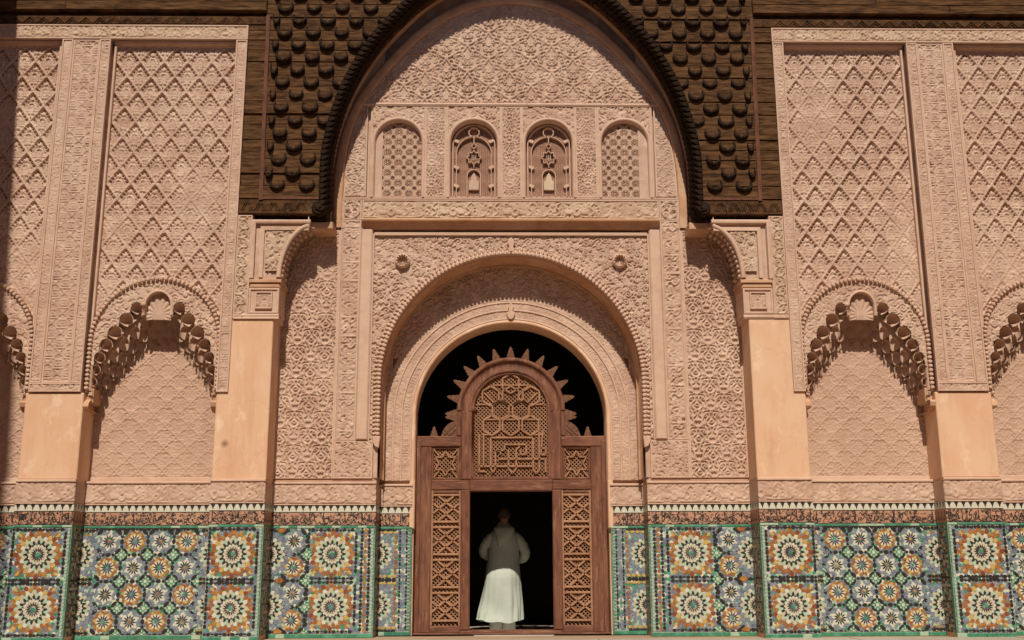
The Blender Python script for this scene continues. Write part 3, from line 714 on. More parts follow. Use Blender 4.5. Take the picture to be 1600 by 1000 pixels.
def lobes(cx):
    """stepped pocket row along the front of the honeycomb arch: (x, z, half width, height)"""
    L = [(0, 4.93, .20, .30), (.325, 4.885, .090, .17), (.47, 4.70, .105, .18), (.625, 4.50, .105, .18), (.745, 4.31, .095, .18), (.825, 4.12, .08, .17), (.87, 3.94, .065, .17), (.895, 3.76, .05, .16)]
    return [(cx + sg * a, z, w, h) for a, z, w, h in L for sg in ((1,) if a == 0 else (-1, 1))]
def open_mask(cx):
    L = lobes(cx)
    prof = [(0, 4.78), (.25, 4.76), (.42, 4.60), (.56, 4.40), (.70, 4.22), (.80, 4.02), (.86, 3.84), (.90, 3.5)]
    px = np.array([p[0] for p in prof]); pz = np.array([p[1] for p in prof])
    def f(xc, zc):
        d = np.abs(xc - cx); ins = (zc < np.interp(d, px, pz)) & (d < .90)
        for x, z, w, h in L:
            r = np.abs(xc - x) / w; top = z + (h - w) * 0 + np.where(r < 1, np.sqrt(np.clip(1 - r * r, 0, 1)), 0) * min(w * 1.15, h * .7) * (.8 + .2)
            ins |= (r < 1) & (zc < top) & (zc > z - h)
        return ins
    return f
def cell(w, h, d, n=8, k=4, flute=0):
    """one honeycomb pocket: quarter dome over a half-round shaft, opening forward, tapering to a point below"""
    V = []; F = []
    # arch rim at front y=0, recedes to the back at y=d
    prof = [(PI * i / n) for i in range(n + 1)]
    rows = [(0.0, 1.0)] + [(q, 1.0) for q in ()]
    grid = []
    for j in range(k + 1):
        a = j / k * PI / 2; row = []
        for i in prof:
            rr = 1 - (.13 * (round(i / PI * n) % 2) * (.3 + .7 * math.sin(a)) if flute and j else 0)
            row.append((-w * math.cos(i) * math.cos(a * .92) * rr, d * math.sin(a) , w * 1.1 * math.sin(i) * math.cos(a) * rr))
        grid.append(row)
    for j in range(k + 1):
        for v_ in grid[j]: V.append(v_)
    m = n + 1
    for j in range(k):
        for i in range(n): F.append((j * m + i, j * m + i + 1, (j + 1) * m + i + 1, (j + 1) * m + i))
    # shaft: half-round wall below the dome, narrowing downwards
    b = len(V); ks = 4
    for j in range(ks + 1):
        t = j / ks; f = 1 - (.12 if flute else .75) * t * t
        for i in range(n + 1):
            a = PI * i / n; rr = 1 - (.09 * (i % 2) if flute else 0)
            V.append((-w * math.cos(a) * f, d * math.sin(a) * (1 - .55 * t) * rr, -h * t * (.55 if flute else 1)))
    for j in range(ks):
        for i in range(n): F.append((b + j * m + i, b + j * m + i + 1, b + (j + 1) * m + i + 1, b + (j + 1) * m + i))
    # raised rim
    b = len(V); ro = 1.03
    for q, y in ((1.0, -.012), (ro, -.012), (ro, .02)):
        V += [(-w * q, y, -h * .35)] + [(-w * q * math.cos(i), y, w * 1.1 * q * math.sin(i)) for i in prof] + [(w * q, y, -h * .35)]
    c = n + 3
    for r_ in range(2):
        for i in range(c - 1): F.append((b + r_ * c + i, b + r_ * c + i + 1, b + (r_ + 1) * c + i + 1, b + (r_ + 1) * c + i))
    return V, F
CELLS = {}
def pendant(w, h, d):
    """rounded drop of the inner tiers: domed top, tapering body, flat cut foot"""
    V = []; F = []; n = 8; rows = [(.98, .12), (.86, .55), (.62, .85), (.35, 1.0), (.0, 1.0), (-.45, .86), (-.8, .62), (-1.0, .34)]
    for z, f in rows:
        for i in range(n + 1):
            a = PI * i / n; V.append((-w * f * math.cos(a), -d * f * math.sin(a), z * h))
    m = n + 1
    for j in range(len(rows) - 1):
        for i in range(n): F.append((j * m + i, j * m + i + 1, (j + 1) * m + i + 1, (j + 1) * m + i))
    F.append(tuple((len(rows) - 1) * m + i for i in range(m)))
    return V, F
def place_pendant(parent, x, y, z, w, h, d):
    key = ('p', round(w, 3), round(h, 3), round(d, 3))
    if key not in CELLS: V, F = pendant(w, h, d); CELLS[key] = mesh('honeycomb_drop', V, F, BACK, True)
    ob = bpy.data.objects.new('honeycomb_drop', CELLS[key]); ob.location = (x, y, z); link(ob, parent)
def place_cell(parent, x, y, z, w, h, d, name='honeycomb_cell', flute=0):
    key = (round(w, 3), round(h, 3), round(d, 3), flute)
    if key not in CELLS: V, F = cell(w, h, d, 18 if flute else 8, 4, flute); CELLS[key] = mesh(name, V, F, BACK, True)
    ob = bpy.data.objects.new(name, CELLS[key]); ob.location = (x, y, z); link(ob, parent); return ob
def niche(s, cx, hw, label, full=True):
    t = thing('wall_niche', label, 'niche', (s * cx, .2, 0), 'niches with honeycomb arches')
    X0, X1 = s * (cx - hw), s * (cx + hw); C = s * cx; xa, xb = min(X0, X1), max(X0, X1)
    yb = .50
    MB().box(xa - .05, xb + .05, yb + .03, .62, 2.0, 5.4).box(xa - .05, xb + .05, .17, .62, 5.3, 9.34).build('niche_core', BACK, t)
    rect('niche_back', xa, xb, 2.36, 4.95, yb, lambda U, V: .016 * np.maximum(TL['ogee'](U, V), .5 * TL['lyre'](U * 1.25 + .03, V * 1.4)) * wear(U, V), BACK, t)
    MB().box(xa, xb, yb - .02, yb + .03, 2.29, 2.36, 0, .01).build('back_fillet', MOULD, t)
    MB().box(xa, xb, yb - .04, yb + .08, 0, 2.288).build('dado_core', PLAIN, t)
    dado(t, s, cx - hw + .006, cx + hw - .006, yb - .10, 'niche', sc='script2')
    # lozenge panel above
    msk = open_mask(C); rope_r = .95; zc = 4.385
    def above(x, z): return (np.hypot(x - C, z - zc) > rope_r) & (z > zc) | ((np.abs(x - C) > rope_r - .01) & (z > 3.6))
    rect('lozenge_panel', xa, xb, 3.62, 9.26, .13, H_sebka(C), STUCCO, t, above, step=.0098)
    V, F = sweep([(xa, 9.295), (xb, 9.295)], [(.035, .16), (.03, .03), (-.01, .045), (-.03, .10), (-.06, .13), (-.06, .16)]); part('panel_cornice', V, F, MOULD, t)
    for q in (xa + .02, xb - .02): MB().box(q - .018, q + .018, .05, .16, 3.60, 9.26, 0, .008).build('panel_fillet', MOULD, t)
    # spandrel face of the honeycomb arch
    def face(x, z): return ~msk(x, z) & ((np.hypot(x - C, z - zc) < rope_r) | ((z <= zc) & (np.abs(x - C) < rope_r))) & (z > 3.55)
    rect('arch_face', C - rope_r, C + rope_r, 3.5, zc + rope_r, .085, H_tile('vine', .026, cx, .4), STUCCO, t, face, step=.0098)
    rp = arch_path(C, rope_r, 3.62, zc, 50)
    V, F = sweep(rp, [(-.035, .16), (-.03, .075), (0, .06), (.012, .075), (.012, .16)]); part('rope_moulding', V, F, MOULD, t, True)
    bead_row(rp, .022, .015, .16, .066, .056).build('rope_bead', MOULD, t, kind='stuff')
    MB().prism([(C - .03, 5.36), (C, 5.42), (C + .03, 5.36), (C + .04, 5.33), (C - .04, 5.33)], .05, .16, 0, .008).build('crest', MOULD, t)
    # honeycomb vault: outer shell, then pockets tier by tier, each deeper and lower
    q = [(C - .93, 3.42)] + [(C - d, z) for d, z in ((.92, 3.8), (.87, 4.15), (.74, 4.5), (.56, 4.75), (.36, 5.0), (.18, 5.22))] + [(C, 5.26)] + [(C + d, z) for d, z in ((.18, 5.22), (.36, 5.0), (.56, 4.75), (.74, 4.5), (.87, 4.15), (.92, 3.8))] + [(C + .93, 3.42)]
    V, F = sweep(q, [(0, .10), (0, .55)]); part('vault_shell', V, F, BACK, t)
    # front pockets, then corbelled tiers set back one behind the other, each with its row of drops
    for x, z, w, h in lobes(C):
        big = w > .15
        if big:                                      # fluted shell at the crown
            def fan(U, Vz):
                r = np.hypot(U - C, Vz - 4.80) / .36; an = np.arctan2(Vz - 4.80, U - C)
                return -.035 - .05 * np.clip(r, 0, 1) + .030 * np.abs(np.sin(an * 8)) * np.clip(r * 1.4, .1, 1)
            rect('shell', C - .205, C + .205, 4.72, 5.17, .09, fan, STUCCO, t, lambda a_, b_: np.hypot(a_ - C, np.maximum(b_ - 4.93, 0) * .9) < .207, step=.009)
            V, F = sweep([(C - .2, 4.78), (C - .2, 4.93)] + [(C + .2 * math.cos(q_), 4.93 + .225 * math.sin(q_)) for q_ in np.linspace(PI, 0, 22)] + [(C + .2, 4.78)], [(.03, .12), (.028, .06), (.0, .05), (-.012, .065), (-.012, .19)]); part('shell_rim', V, F, MOULD, t, True)
        else: place_cell(t, x, .09, z, w, h * .42, .155)
    pr = np.array([(0.0, 4.86), (.13, 4.84), (.20, 4.78), (.27, 4.78), (.40, 4.66), (.40, 4.56), (.55, 4.52), (.55, 4.40), (.68, 4.34), (.68, 4.20), (.77, 4.16), (.77, 4.02), (.84, 3.96), (.84, 3.80), (.885, 3.74), (.90, 3.5)])
    up = [(0, 5.25), (.17, 5.2), (.35, 5.0), (.55, 4.75), (.73, 4.5), (.86, 4.15), (.915, 3.55)]
    ux = np.array([q_[0] for q_ in up]); uz = np.array([q_[1] for q_ in up])
    D = [(.25, ((0, 4.70, .105), (.225, 4.73, .085), (.38, 4.56, .078), (.53, 4.38, .078), (.665, 4.20, .066), (.775, 4.02, .055), (.86, 3.82, .045))),
         (.345, ((.10, 4.60, .10), (.285, 4.545, .085), (.44, 4.37, .075), (.58, 4.18, .07), (.70, 3.99, .06), (.80, 3.81, .05), (.87, 3.66, .035))),
         (.435, ((0, 4.50, .075), (.16, 4.48, .085), (.33, 4.40, .085), (.49, 4.20, .078), (.63, 3.99, .068), (.75, 3.79, .06), (.85, 3.62, .05)))]
    for y0, T in D:
        cen = np.array([(sg * a, z, w) for a, z, w in T for sg in ((1,) if a == 0 else (-1, 1))])
        def near(x, cen=cen):
            r = np.abs((x - C)[..., None] - cen[:, 0]) / cen[:, 2]; i = r.argmin(-1); return i, np.take_along_axis(r, i[..., None], -1)[..., 0]
        def hgt(U, Vz, cen=cen):
            i, r = near(U); z = cen[i, 1]; w = cen[i, 2]
            top = z + np.sqrt(np.clip(1 - (r / .86) ** 2, 0, 1)) * w * 1.15
            ins = np.clip((top - Vz) / .02, 0, 1) * (r < .86)
            return .012 * np.clip(1 - np.abs(top - Vz - .0) / .022, 0, 1) * (r < .9) - .062 * ins * np.sqrt(np.clip(1 - (r / .86) ** 2, 0, 1)) - .0
        def ok(xc, zc_, cen=cen):
            i, r = near(xc); z = cen[i, 1]; w = cen[i, 2]
            return (zc_ > z - .035 - .075 * np.sqrt(np.clip(1 - r * r, 0, 1))) & (zc_ < np.interp(np.abs(xc - C), ux, uz)) & (np.abs(xc - C) < .91)
        rect('corbel_tier', C - .92, C + .92, 3.40, 5.22, y0, hgt, BACK, t, ok, step=.0105)
    for sg in (-1, 1):
        V, F = sweep([(C + sg * .905, 3.40), (C + sg * (hw + .02), 3.40)], [(-.10, .48), (-.10, .12), (-.03, .02), (.03, .0), (.06, .02), (.08, .48)]); part('springer', V, F, RIM, t)
        MB().box(C + sg * .885, C + sg * (hw + .01), .105, .48, 3.44, 3.66, 0, .03).build('springer_block', RIM, t)
    # head strip of the tall frame
    return t
niche(-1, 5.415, .995, 'carved arched niche with honeycomb hood between left pier and far left pilaster')
niche(1, 5.415, .995, 'carved arched niche with honeycomb hood between right pier and far right pilaster')
for s in (-1, 1):
    niche(s, 8.245, .995, 'half seen honeycomb niche cut off by the %s edge of the photo' % SIDE[s])
    # inscription lintel over niches and pilaster
    t = thing('carved_lintel', 'carved stucco lintel strip under the dark cedar beams, %s side' % SIDE[s], 'lintel', (s * 6.5, 0, 9.33), 'stucco lintel strips')
    xa, xb = sorted((s * 4.25, s * 9.2))
    MB().box(xa, xb, .012, .62, 9.335, 9.575).build('lintel_core', STUCCO, t)
    frame_strip(t, xa, xb, 9.335, 9.585, -.012, H_script('bold', .028, 9.36, .2, False, 0, s * .7), PATINA, .026)

# ================================================================== centre wall with tympanum and portal
cw = thing('carved_wall', 'carved stucco wall with arched tympanum above the doorway', 'wall', (0, yA, 0))
pts = [(2.84, 6.33), (2.84, 6.9), (2.82, 7.4), (2.74, 7.92), (2.56, 8.45), (2.31, 8.87), (2.02, 9.25), (1.60, 9.72), (1.06, 10.13), (.64, 10.32), (.3, 10.395), (0, 10.415)]
pz = np.array([p[1] for p in pts]); pxx = np.array([p[0] for p in pts])
rimpath = [(-p[0], p[1]) for p in pts] + [(p[0], p[1]) for p in pts[-2::-1]]
def smooth_path(P, n=120):
    P = np.array(P, float); d = np.concatenate([[0], np.cumsum(np.hypot(*np.diff(P, axis=0).T))]); out = []
    M = np.gradient(P, d, axis=0)
    for s_ in np.linspace(0, d[-1], n):
        i = min(len(P) - 2, max(0, np.searchsorted(d, s_) - 1)); h = d[i + 1] - d[i]; t = (s_ - d[i]) / h
        out.append(tuple((2 * t**3 - 3 * t * t + 1) * P[i] + (t**3 - 2 * t * t + t) * h * M[i] + (-2 * t**3 + 3 * t * t) * P[i + 1] + (t**3 - t * t) * h * M[i + 1]))
    return out
rimpath = smooth_path(rimpath)
RX = np.array([p[0] for p in rimpath[:61]]); RZ = np.array([p[1] for p in rimpath[:61]])
def in_tymp(x, z): return np.abs(x) < np.where(z < 10.41, -np.interp(z, RZ, RX), 0)
rect('tympanum_panel', -2.62, 2.62, 8.49, 10.44, yA, H_tile('wing', .036, .19, .08, 'fine', .3, 1.08), STUCCO, cw, in_tymp, step=.0105)
MB().box(-3.6, 3.6, .75, 1.0, 6.25, 11.2).box(-3.7, -2.1, .585, .9, 0, 11.2).box(2.1, 3.7, .585, .9, 0, 11.2).build('wall_core', STUCCO, cw)
V, F = sweep(rimpath, [(.03, .56), (.03, .515), (.0, .50), (-.10, .495), (-.12, .51), (-.125, .58)]); part('tympanum_rim', V, F, RIM, cw, True)
V, F = sweep([(p[0], p[1]) for p in rimpath], [(-.125, .56), (-.13, .535), (-.15, .53), (-.16, .58)]); part('tympanum_fillet', V, F, MOULD, cw, True)
V, F = sweep([(-2.56, 8.465), (2.56, 8.465)], [(-.03, .58), (-.028, .52), (0, .505), (.028, .52), (.03, .58)]); part('string_course', V, F, MOULD, cw)
V, F = sweep([(-2.73, 6.835), (2.73, 6.835)], [(-.018, .58), (-.016, .525), (.016, .52), (.018, .58)]); part('string_course', V, F, MOULD, cw)
# window storey
WINX = [-1.84, -.605, .625, 1.875]; WW = .415; WZC = 7.80
def winmask(x, z):
    k = np.ones_like(x, bool)
    for c in WINX: k &= ~((np.abs(x - c) < WW) & ((z < WZC) | (np.hypot(x - c, z - WZC) < WW)))
    return k
MB().box(-2.75, 2.75, .60, .62, 6.3, 6.84).build('backing', STUCCO, cw)
for i, (a, b) in enumerate(((-2.74, -2.36), (-1.40, -1.06), (-.16, .18), (1.06, 1.42), (2.37, 2.74))):
    if i in (0, 4):
        rect('side_panel_carving', a, b, 6.87, 8.43, yA, H_tile('wing', .026, .1, .2, 'fine', .35, 1.4), STUCCO, cw, lambda x, z: np.abs(x) < -np.interp(z, RZ, RX) - .14)
        q = b - .0 if i == 0 else a
        MB().box(q - .015, q + .015, .51, .6, 6.86, 8.44, 0, .006).build('fillet', MOULD, cw)
    else: frame_strip(cw, a, b, 6.855, 8.435, yA, H_tile('lyre', .028, .1, .1, 'fine', .3, 1.35), STUCCO, .03, 'window_pier_panel')
for k, c in enumerate(WINX):
    rect('window_spandrel', c - .43, c + .43, 7.85, 8.43, yA, H_tile('vine', .03, k * .3, .2), STUCCO, cw, lambda x, z, c=c: (np.hypot(x - c, z - WZC) > WW) & (np.abs(x - c) < .43))
    for sg in (-1, 1): MB().box(c + sg * .415, c + sg * .462, .525, .7, 6.85, 8.44, 0, .01).build('jamb_moulding', MOULD, cw)
    V, F = sweep(arch_path(c, WW - .01, 6.85, WZC, 32), [(.035, .58), (.03, .51), (.0, .505), (-.02, .53), (-.03, .56), (-.035, .72)]); part('window_reveal', V, F, MOULD, cw, True)
    MB().box(c - .42, c + .42, .56, .71, 6.84, 6.862, 0, .004).build('window_sill', MOULD, cw)
# alfiz: bands round the portal
frame_strip(cw, -2.40, 2.40, 6.47, 6.815, yA, H_script('bold', .040, 6.49, .30, False, 0, .4, .9), PATINA, .026, 'inscription_band', step=.0095)
for s in (-1, 1):
    frame_strip(cw, s * 2.405, s * 2.735, 6.47, 6.815, yA, lambda U, V, s=s: .028 * np.maximum(np.clip(1.1 - np.abs(np.hypot(U - s * 2.57, V - 6.642) - .135) / .014, 0, 1), TL['geo'](U * 1.3 - s * .02, V * 1.3)), STUCCO, .026, 'roundel_panel')
    frame_strip(cw, s * 2.405, s * 2.735, 2.92, 6.465, yA, H_script('bold', .034, 0, .27, True, min(s * 2.43, s * 2.70), s * 1.3, .9), STUCCO, .026, 'inscription_strip', step=.0095)
    frame_strip(cw, s * 2.13, s * 2.735, 2.335, 2.915, yA - .006, lambda U, V, s=s: .022 * np.maximum(TL['fine'](U, V), np.clip(1.1 - np.abs(np.hypot((np.abs(np.abs(U) - 2.43) - .125), np.maximum(V - 2.65, 0)) - .105) / .013, 0, 1)), STUCCO, .028, 'twin_arch_panel', step=.0095)
    frame_strip(cw, s * 2.735, s * 3.64, 2.335, 6.30, yA, H_tile('lyre', .032, .02, 0, 'fine', .14), STUCCO, .03, 'scroll_panel', step=.0098)
    MB().box(s * 2.74, s * 3.64, .545, .7, 6.30, 6.40, 0, .01).build('fillet', MOULD, cw)
    MB().box(s * 2.215, s * 2.40, .49, .62, 2.92, 6.32, 0, .02).box(s * 2.19, s * 2.215, .53, .62, 2.92, 6.24, 0, .005).build('jamb_strip', MOULD, cw)
    MB().box(s * 2.072, s * 2.735, yA + .06, yA + .2, 0, 2.34).build('dado_core', PLAIN, cw)
    d = dado(cw, s, 2.065, 3.63, yA, 'centre', sc='script2'); dado_side(d, s, 2.065, yA + .01, yD - .02, -1)
    MB().box(s * 2.12, s * 3.63, .552, .7, 2.29, 2.335, 0, .01).build('fillet', MOULD, cw)
V, F = sweep([(-2.39, 6.385), (2.39, 6.385)], [(.075, .6), (.07, .40), (.05, .385), (.03, .39), (.028, .455), (-.03, .49), (-.075, .51), (-.08, .6)])
part('portal_cornice', V, F, RIM, cw)
for s in (-1, 1): part('cornice_end', [(s * 2.39, y, 6.385 + o_) for o_, y in ((.075, .6), (.07, .40), (.05, .385), (.03, .39), (.028, .455), (-.03, .49), (-.075, .51), (-.08, .6))], [tuple(range(8))], RIM, cw)

# ------------------------------------------------------------------ portal arch
pt = thing('portal_arch', 'deep round stucco portal arch framing the wooden door screen', 'arch', (0, yA, 0))
AR, AZC = 2.07, 3.85
def spand(x, z): return (np.hypot(x, z - AZC) > AR + .02) & (z > AZC) | ((np.abs(x) > AR + .02) & (z > 2.95))
rect('spandrel', -2.19, 2.19, 2.95, 6.22, yA + .03, H_tile('vine', .036, .2, .5, 'fine', .3, 1.15), STUCCO, pt, spand, step=.0098)
V, F = sweep([(-2.19, 6.235), (2.19, 6.235)], [(-.03, .6), (-.025, .52), (.02, .515), (.03, .6)]); part('spandrel_fillet', V, F, MOULD, pt)
ap = arch_path(0, AR, 2.92, AZC, 90)
V, F = sweep(ap, [(.06, .60), (.05, .545), (.0, .53), (-.03, .55), (-.045, .60)]); part('arch_rib', V, F, MOULD, pt, True)
bead_row(ap, -.005, .505, .60, .066, .058).build('lobed_edge', MOULD, pt, kind='stuff')
bead_row(ap, .055, .515, .60, .066, .045).build('lobed_edge', MOULD, pt, kind='stuff')
ap2 = arch_path(0, AR - .045, 2.34, AZC, 90)
V, F = sweep(ap2, [(0, .58), (-.004, .86), (-.02, .875), (-.035, .88), (-.035, .92), (-.02, .93), (-.02, 1.10)]); part('arch_soffit', V, F, RIM, pt, True)
for s in (-1, 1):
    MB().box(s * 2.07, s * 2.16, .60, 1.09, 0, 2.34, 0, .01).box(s * 2.06, s * 2.2, .575, 1.09, 2.341, 3.0, 0, .01).build('jamb_foot', STUCCO, pt)
    MB().prism([(s * 2.02, 2.98), (s * 2.14, 2.98), (s * 2.14, 2.90), (s * 2.10, 2.82), (s * 2.04, 2.80)], .50, .60, 0, .01).build('arch_corbel', MOULD, pt)
    # shell boss
    bx, bz = s * 1.735, 5.78
    V = []; F = []; n = 24
    for r_, y in ((.118, .575), (.118, .50), (.10, .475), (.085, .49), (.07, .55), (.01, .565)):
        for k in range(n):
            a = 2 * PI * k / n; f = 1 + (.10 * (-1) ** k if r_ < .09 and r_ > .05 else 0); V.append((bx + r_ * f * math.cos(a), y + (.02 * (-1) ** k if .05 < r_ < .09 else 0), bz + r_ * f * math.sin(a)))
    for j in range(5):
        for k in range(n): F.append((j * n + k, j * n + (k + 1) % n, (j + 1) * n + (k + 1) % n, (j + 1) * n + k))
    F.append(tuple(5 * n + k for k in range(n)))
    part('shell_boss', V, F, MOULD, pt)
MB().prism([(-.05, 5.93), (-.035, 6.02), (-.06, 6.08), (-.03, 6.15), (0, 6.17), (.03, 6.15), (.06, 6.08), (.035, 6.02), (.05, 5.93)], .50, .6, 0, .012).build('keystone_ornament', MOULD, pt)
# portal back wall: concentric carved bands in polar grids
OR_, OZ = 1.53, 3.35
def ring(name, r0, r1, hf, m, z0=2.34, y=yD, n=420):
    # r measured at the springing: arch above, straight strips below
    L = PI * (r0 + r1) / 2; up = OZ - z0; tot = L + 2 * up
    s_ = np.linspace(0, tot, int(tot / .011)); rr = np.linspace(r0, r1, max(3, int((r1 - r0) / .011)))
    Sg, Rg = np.meshgrid(s_, rr); rm = (r0 + r1) / 2
    ang = PI - np.clip((Sg - up) / rm, 0, PI)
    X = np.where(Sg < up, -Rg, np.where(Sg > up + L, Rg, Rg * np.cos(ang)))
    Z = np.where(Sg < up, z0 + Sg, np.where(Sg > up + L, z0 + (tot - Sg), OZ + Rg * np.sin(ang)))
    sheet(name, X, Z, y, hf(Sg, Rg - r0), m, pt)
def rib(r, w=.016, p=.02):
    V, F = sweep(arch_path(0, r, 2.34, OZ, 80), [(-w, yD + .03), (-w, yD - p * .7), (0, yD - p), (w, yD - p * .7), (w, yD + .03)]); part('band_fillet', V, F, MOULD, pt, True)
ring('inner_band', 1.60, 1.73, lambda U, V: .012 * TL['script3'](U / .13, np.clip(V / .13, .01, .99)), STUCCO)
ring('middle_band', 1.755, 1.86, lambda U, V: .010 * TL['fine'](U * 1.3, V * 1.3), STUCCO)
def outer_h(U, V): return .016 * np.maximum(TL['vine'](U * 1.4, V * 1.4 + .3), .5 * TL['fine'](U, V))
ring('outer_band', 1.885, 2.05, outer_h, STUCCO)
# crescent between the bands and the deep soffit
rect('crescent_panel', -2.06, 2.06, 4.3, 5.95, yD, H_tile('vine', .032, .5, .2), STUCCO, pt, lambda x, z: (np.hypot(x, z - OZ) > 2.04) & (np.hypot(x, z - AZC) < 2.06), step=.0105)
for xs_ in ((-2.06, -1.9), (1.9, 2.06)): rect('crescent_panel', *xs_, 3.3, 4.3, yD, H_tile('vine', .028, .5, .2), STUCCO, pt, lambda x, z: (np.hypot(x, z - OZ) > 2.04) & (np.abs(x) < 2.055))
for r_ in (1.595, 1.742, 1.872): rib(r_)
V, F = sweep(arch_path(0, OR_, 2.29, OZ, 90), [(.055, yD + .03), (.05, yD - .012), (.02, yD - .022), (.0, yD - .01), (-.012, yD + .01), (-.012, yE + .2)]); part('opening_rim', V, F, PLAIN, pt, True)
V, F = sweep(arch_path(0, 1.98, OZ + .49, AZC, 60), [(.05, yD + .02), (.04, yD - .03), (0, yD - .035), (-.01, yD + .02)]); part('crescent_fillet', V, F, RIM, pt, True)
MB().prism([(-.05, 4.96), (-.07, 5.03), (-.03, 5.08), (-.045, 5.14), (0, 5.24), (.045, 5.14), (.03, 5.08), (.07, 5.03), (.05, 4.96), (.02, 4.93), (-.02, 4.93)], yD - .055, yD + .02, 0, .012).build('keystone_ornament', MOULD, pt)
for s in (-1, 1):
    MB().box(s * 1.53, s * 2.10, yD + .06, yE + .3, 0, 2.35).build('jamb_core', PLAIN, pt)
    MB().box(s * 1.515, s * 1.60, yD - .02, yE + .2, 1.6, 2.345, 0, .015).build('jamb_edge', PLAIN, pt)
    d = dado(pt, s, 1.55, 2.08, yD - .01, 'inner', sc='script3'); dado_side(d, s, 1.55, yD, yE + .1, -1)
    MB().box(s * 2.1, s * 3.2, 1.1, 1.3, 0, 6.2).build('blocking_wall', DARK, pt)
MB().prism([(1.53 * math.cos(a), 3.35 + 1.53 * math.sin(a)) for a in np.linspace(0, PI, 30)] + [(-3.2, 3.35), (-3.2, 6.3), (3.2, 6.3), (3.2, 3.35)], 1.12, 1.3).build('blocking_wall', STUCCO, pt)

# ================================================================== window screens
names = ['leftmost small arched window with pierced star screen', 'second small arched window from left, with hanging lamp tracery', 'third small arched window from left, with hanging lamp tracery and pale pane', 'rightmost small arched window with pierced star screen']
for k, c in enumerate(WINX):
    t = thing('window_screen', names[k], 'window', (c, .75, 6.86), 'small arched windows over the portal')
    inm = lambda x, z, c=c: (np.abs(x - c) < .39) & ((z < WZC) | (np.hypot(x - c, z - WZC) < .39))
    if k in (0, 3):
        rect('pierced_screen', c - .395, c + .395, 6.86, 8.21, .645, lambda U, V: (.035 - .055 * TL['screen'](U - c, V)), BACK, t, inm, step=.0068)
    else:
        hx = MB(); p = .034                          # fine mesh of hexagon holes: three sets of thin bars
        MESHM = mat('dusty pink screen', (.40, .235, .165), (.33, .19, .13), 8, .9)
        rect('mesh_screen', c - .395, c + .395, 6.86, 8.21, .68, lambda U, V: -.02 * np.clip(.5 + .9 * np.cos((U - c) * 2 * PI / .032) * np.cos(V * 2 * PI / .03 + PI * np.floor((U - c) / .032 + .5)), 0, 1), MESHM, t, inm, step=.0072)
        f = MB()
        def line(P, w=.026, y=.625):
            for i in range(len(P) - 1): f.bar(P[i], P[i + 1], w, y, .69)
        line([(c - .345, 6.88), (c - .345, 7.80)] + arc(c, 7.80, .345, PI, 0, 24) + [(c + .345, 6.88)], .03)
        line(arch_path(c, .285, 6.88, 7.66, 24), .02)
        line([(c - .38, 6.895), (c + .38, 6.895)], .03)
        line(arc(c, 8.02, .085, 0, 2 * PI, 22), .024)
        line([(c, 7.93), (c, 7.82)], .024); line([(c, 7.83), (c + .04, 7.78), (c, 7.73), (c - .04, 7.78), (c, 7.83)], .018)
        st = []
        for q in range(17): r_ = .125 if q % 2 == 0 else .085; st.append((c + r_ * math.cos(q * PI / 8), 7.58 + r_ * math.sin(q * PI / 8)))
        line(st, .02); line([(c, 7.46), (c, 7.40)], .02)
        for dx in (-.03, .0, .03): line([(c + dx, 7.53), (c + dx, 7.62)], .016)
        for q in range(-3, 4): line([(c + q * .1, 6.88), (c + q * .1, 6.91)], .03)
        line([(c - .11, 6.9), (c - .11, 7.24)] + arc(c, 7.26, .11, PI, 0, 14) + [(c + .11, 7.24), (c + .11, 6.9)], .026)
        f.build('lamp_tracery', MOULD, t)
        ln = MB(); ln.prism([(c - .085, 7.02), (c + .085, 7.02), (c + .085, 7.16), (c + .05, 7.20), (c + .03, 7.28), (c, 7.32), (c - .03, 7.28), (c - .05, 7.20), (c - .085, 7.16)], .64, .69, 0, .006)
        ln.build('lamp_pane', mat('old pale glass', (.60, .48, .31), (.50, .37, .25), 12, .4) if k == 2 else mat('dull glass', (.50, .34, .24), (.43, .28, .2), 12, .5), t)
        for sx in (-1, 1):
            for zz in (7.08, 7.40, 7.86): MB().prism([(c + sx * .33, zz), (c + sx * .33, zz + .05), (c + sx * .26, zz + .03), (c + sx * .235, zz), (c + sx * .26, zz - .03)], .635, .69, 0, .005).build('leaf_knob', MOULD, t)
    MB().box(c - .42, c + .42, .715, .74, 6.84, 8.25).build('backing_board', DARK, t)

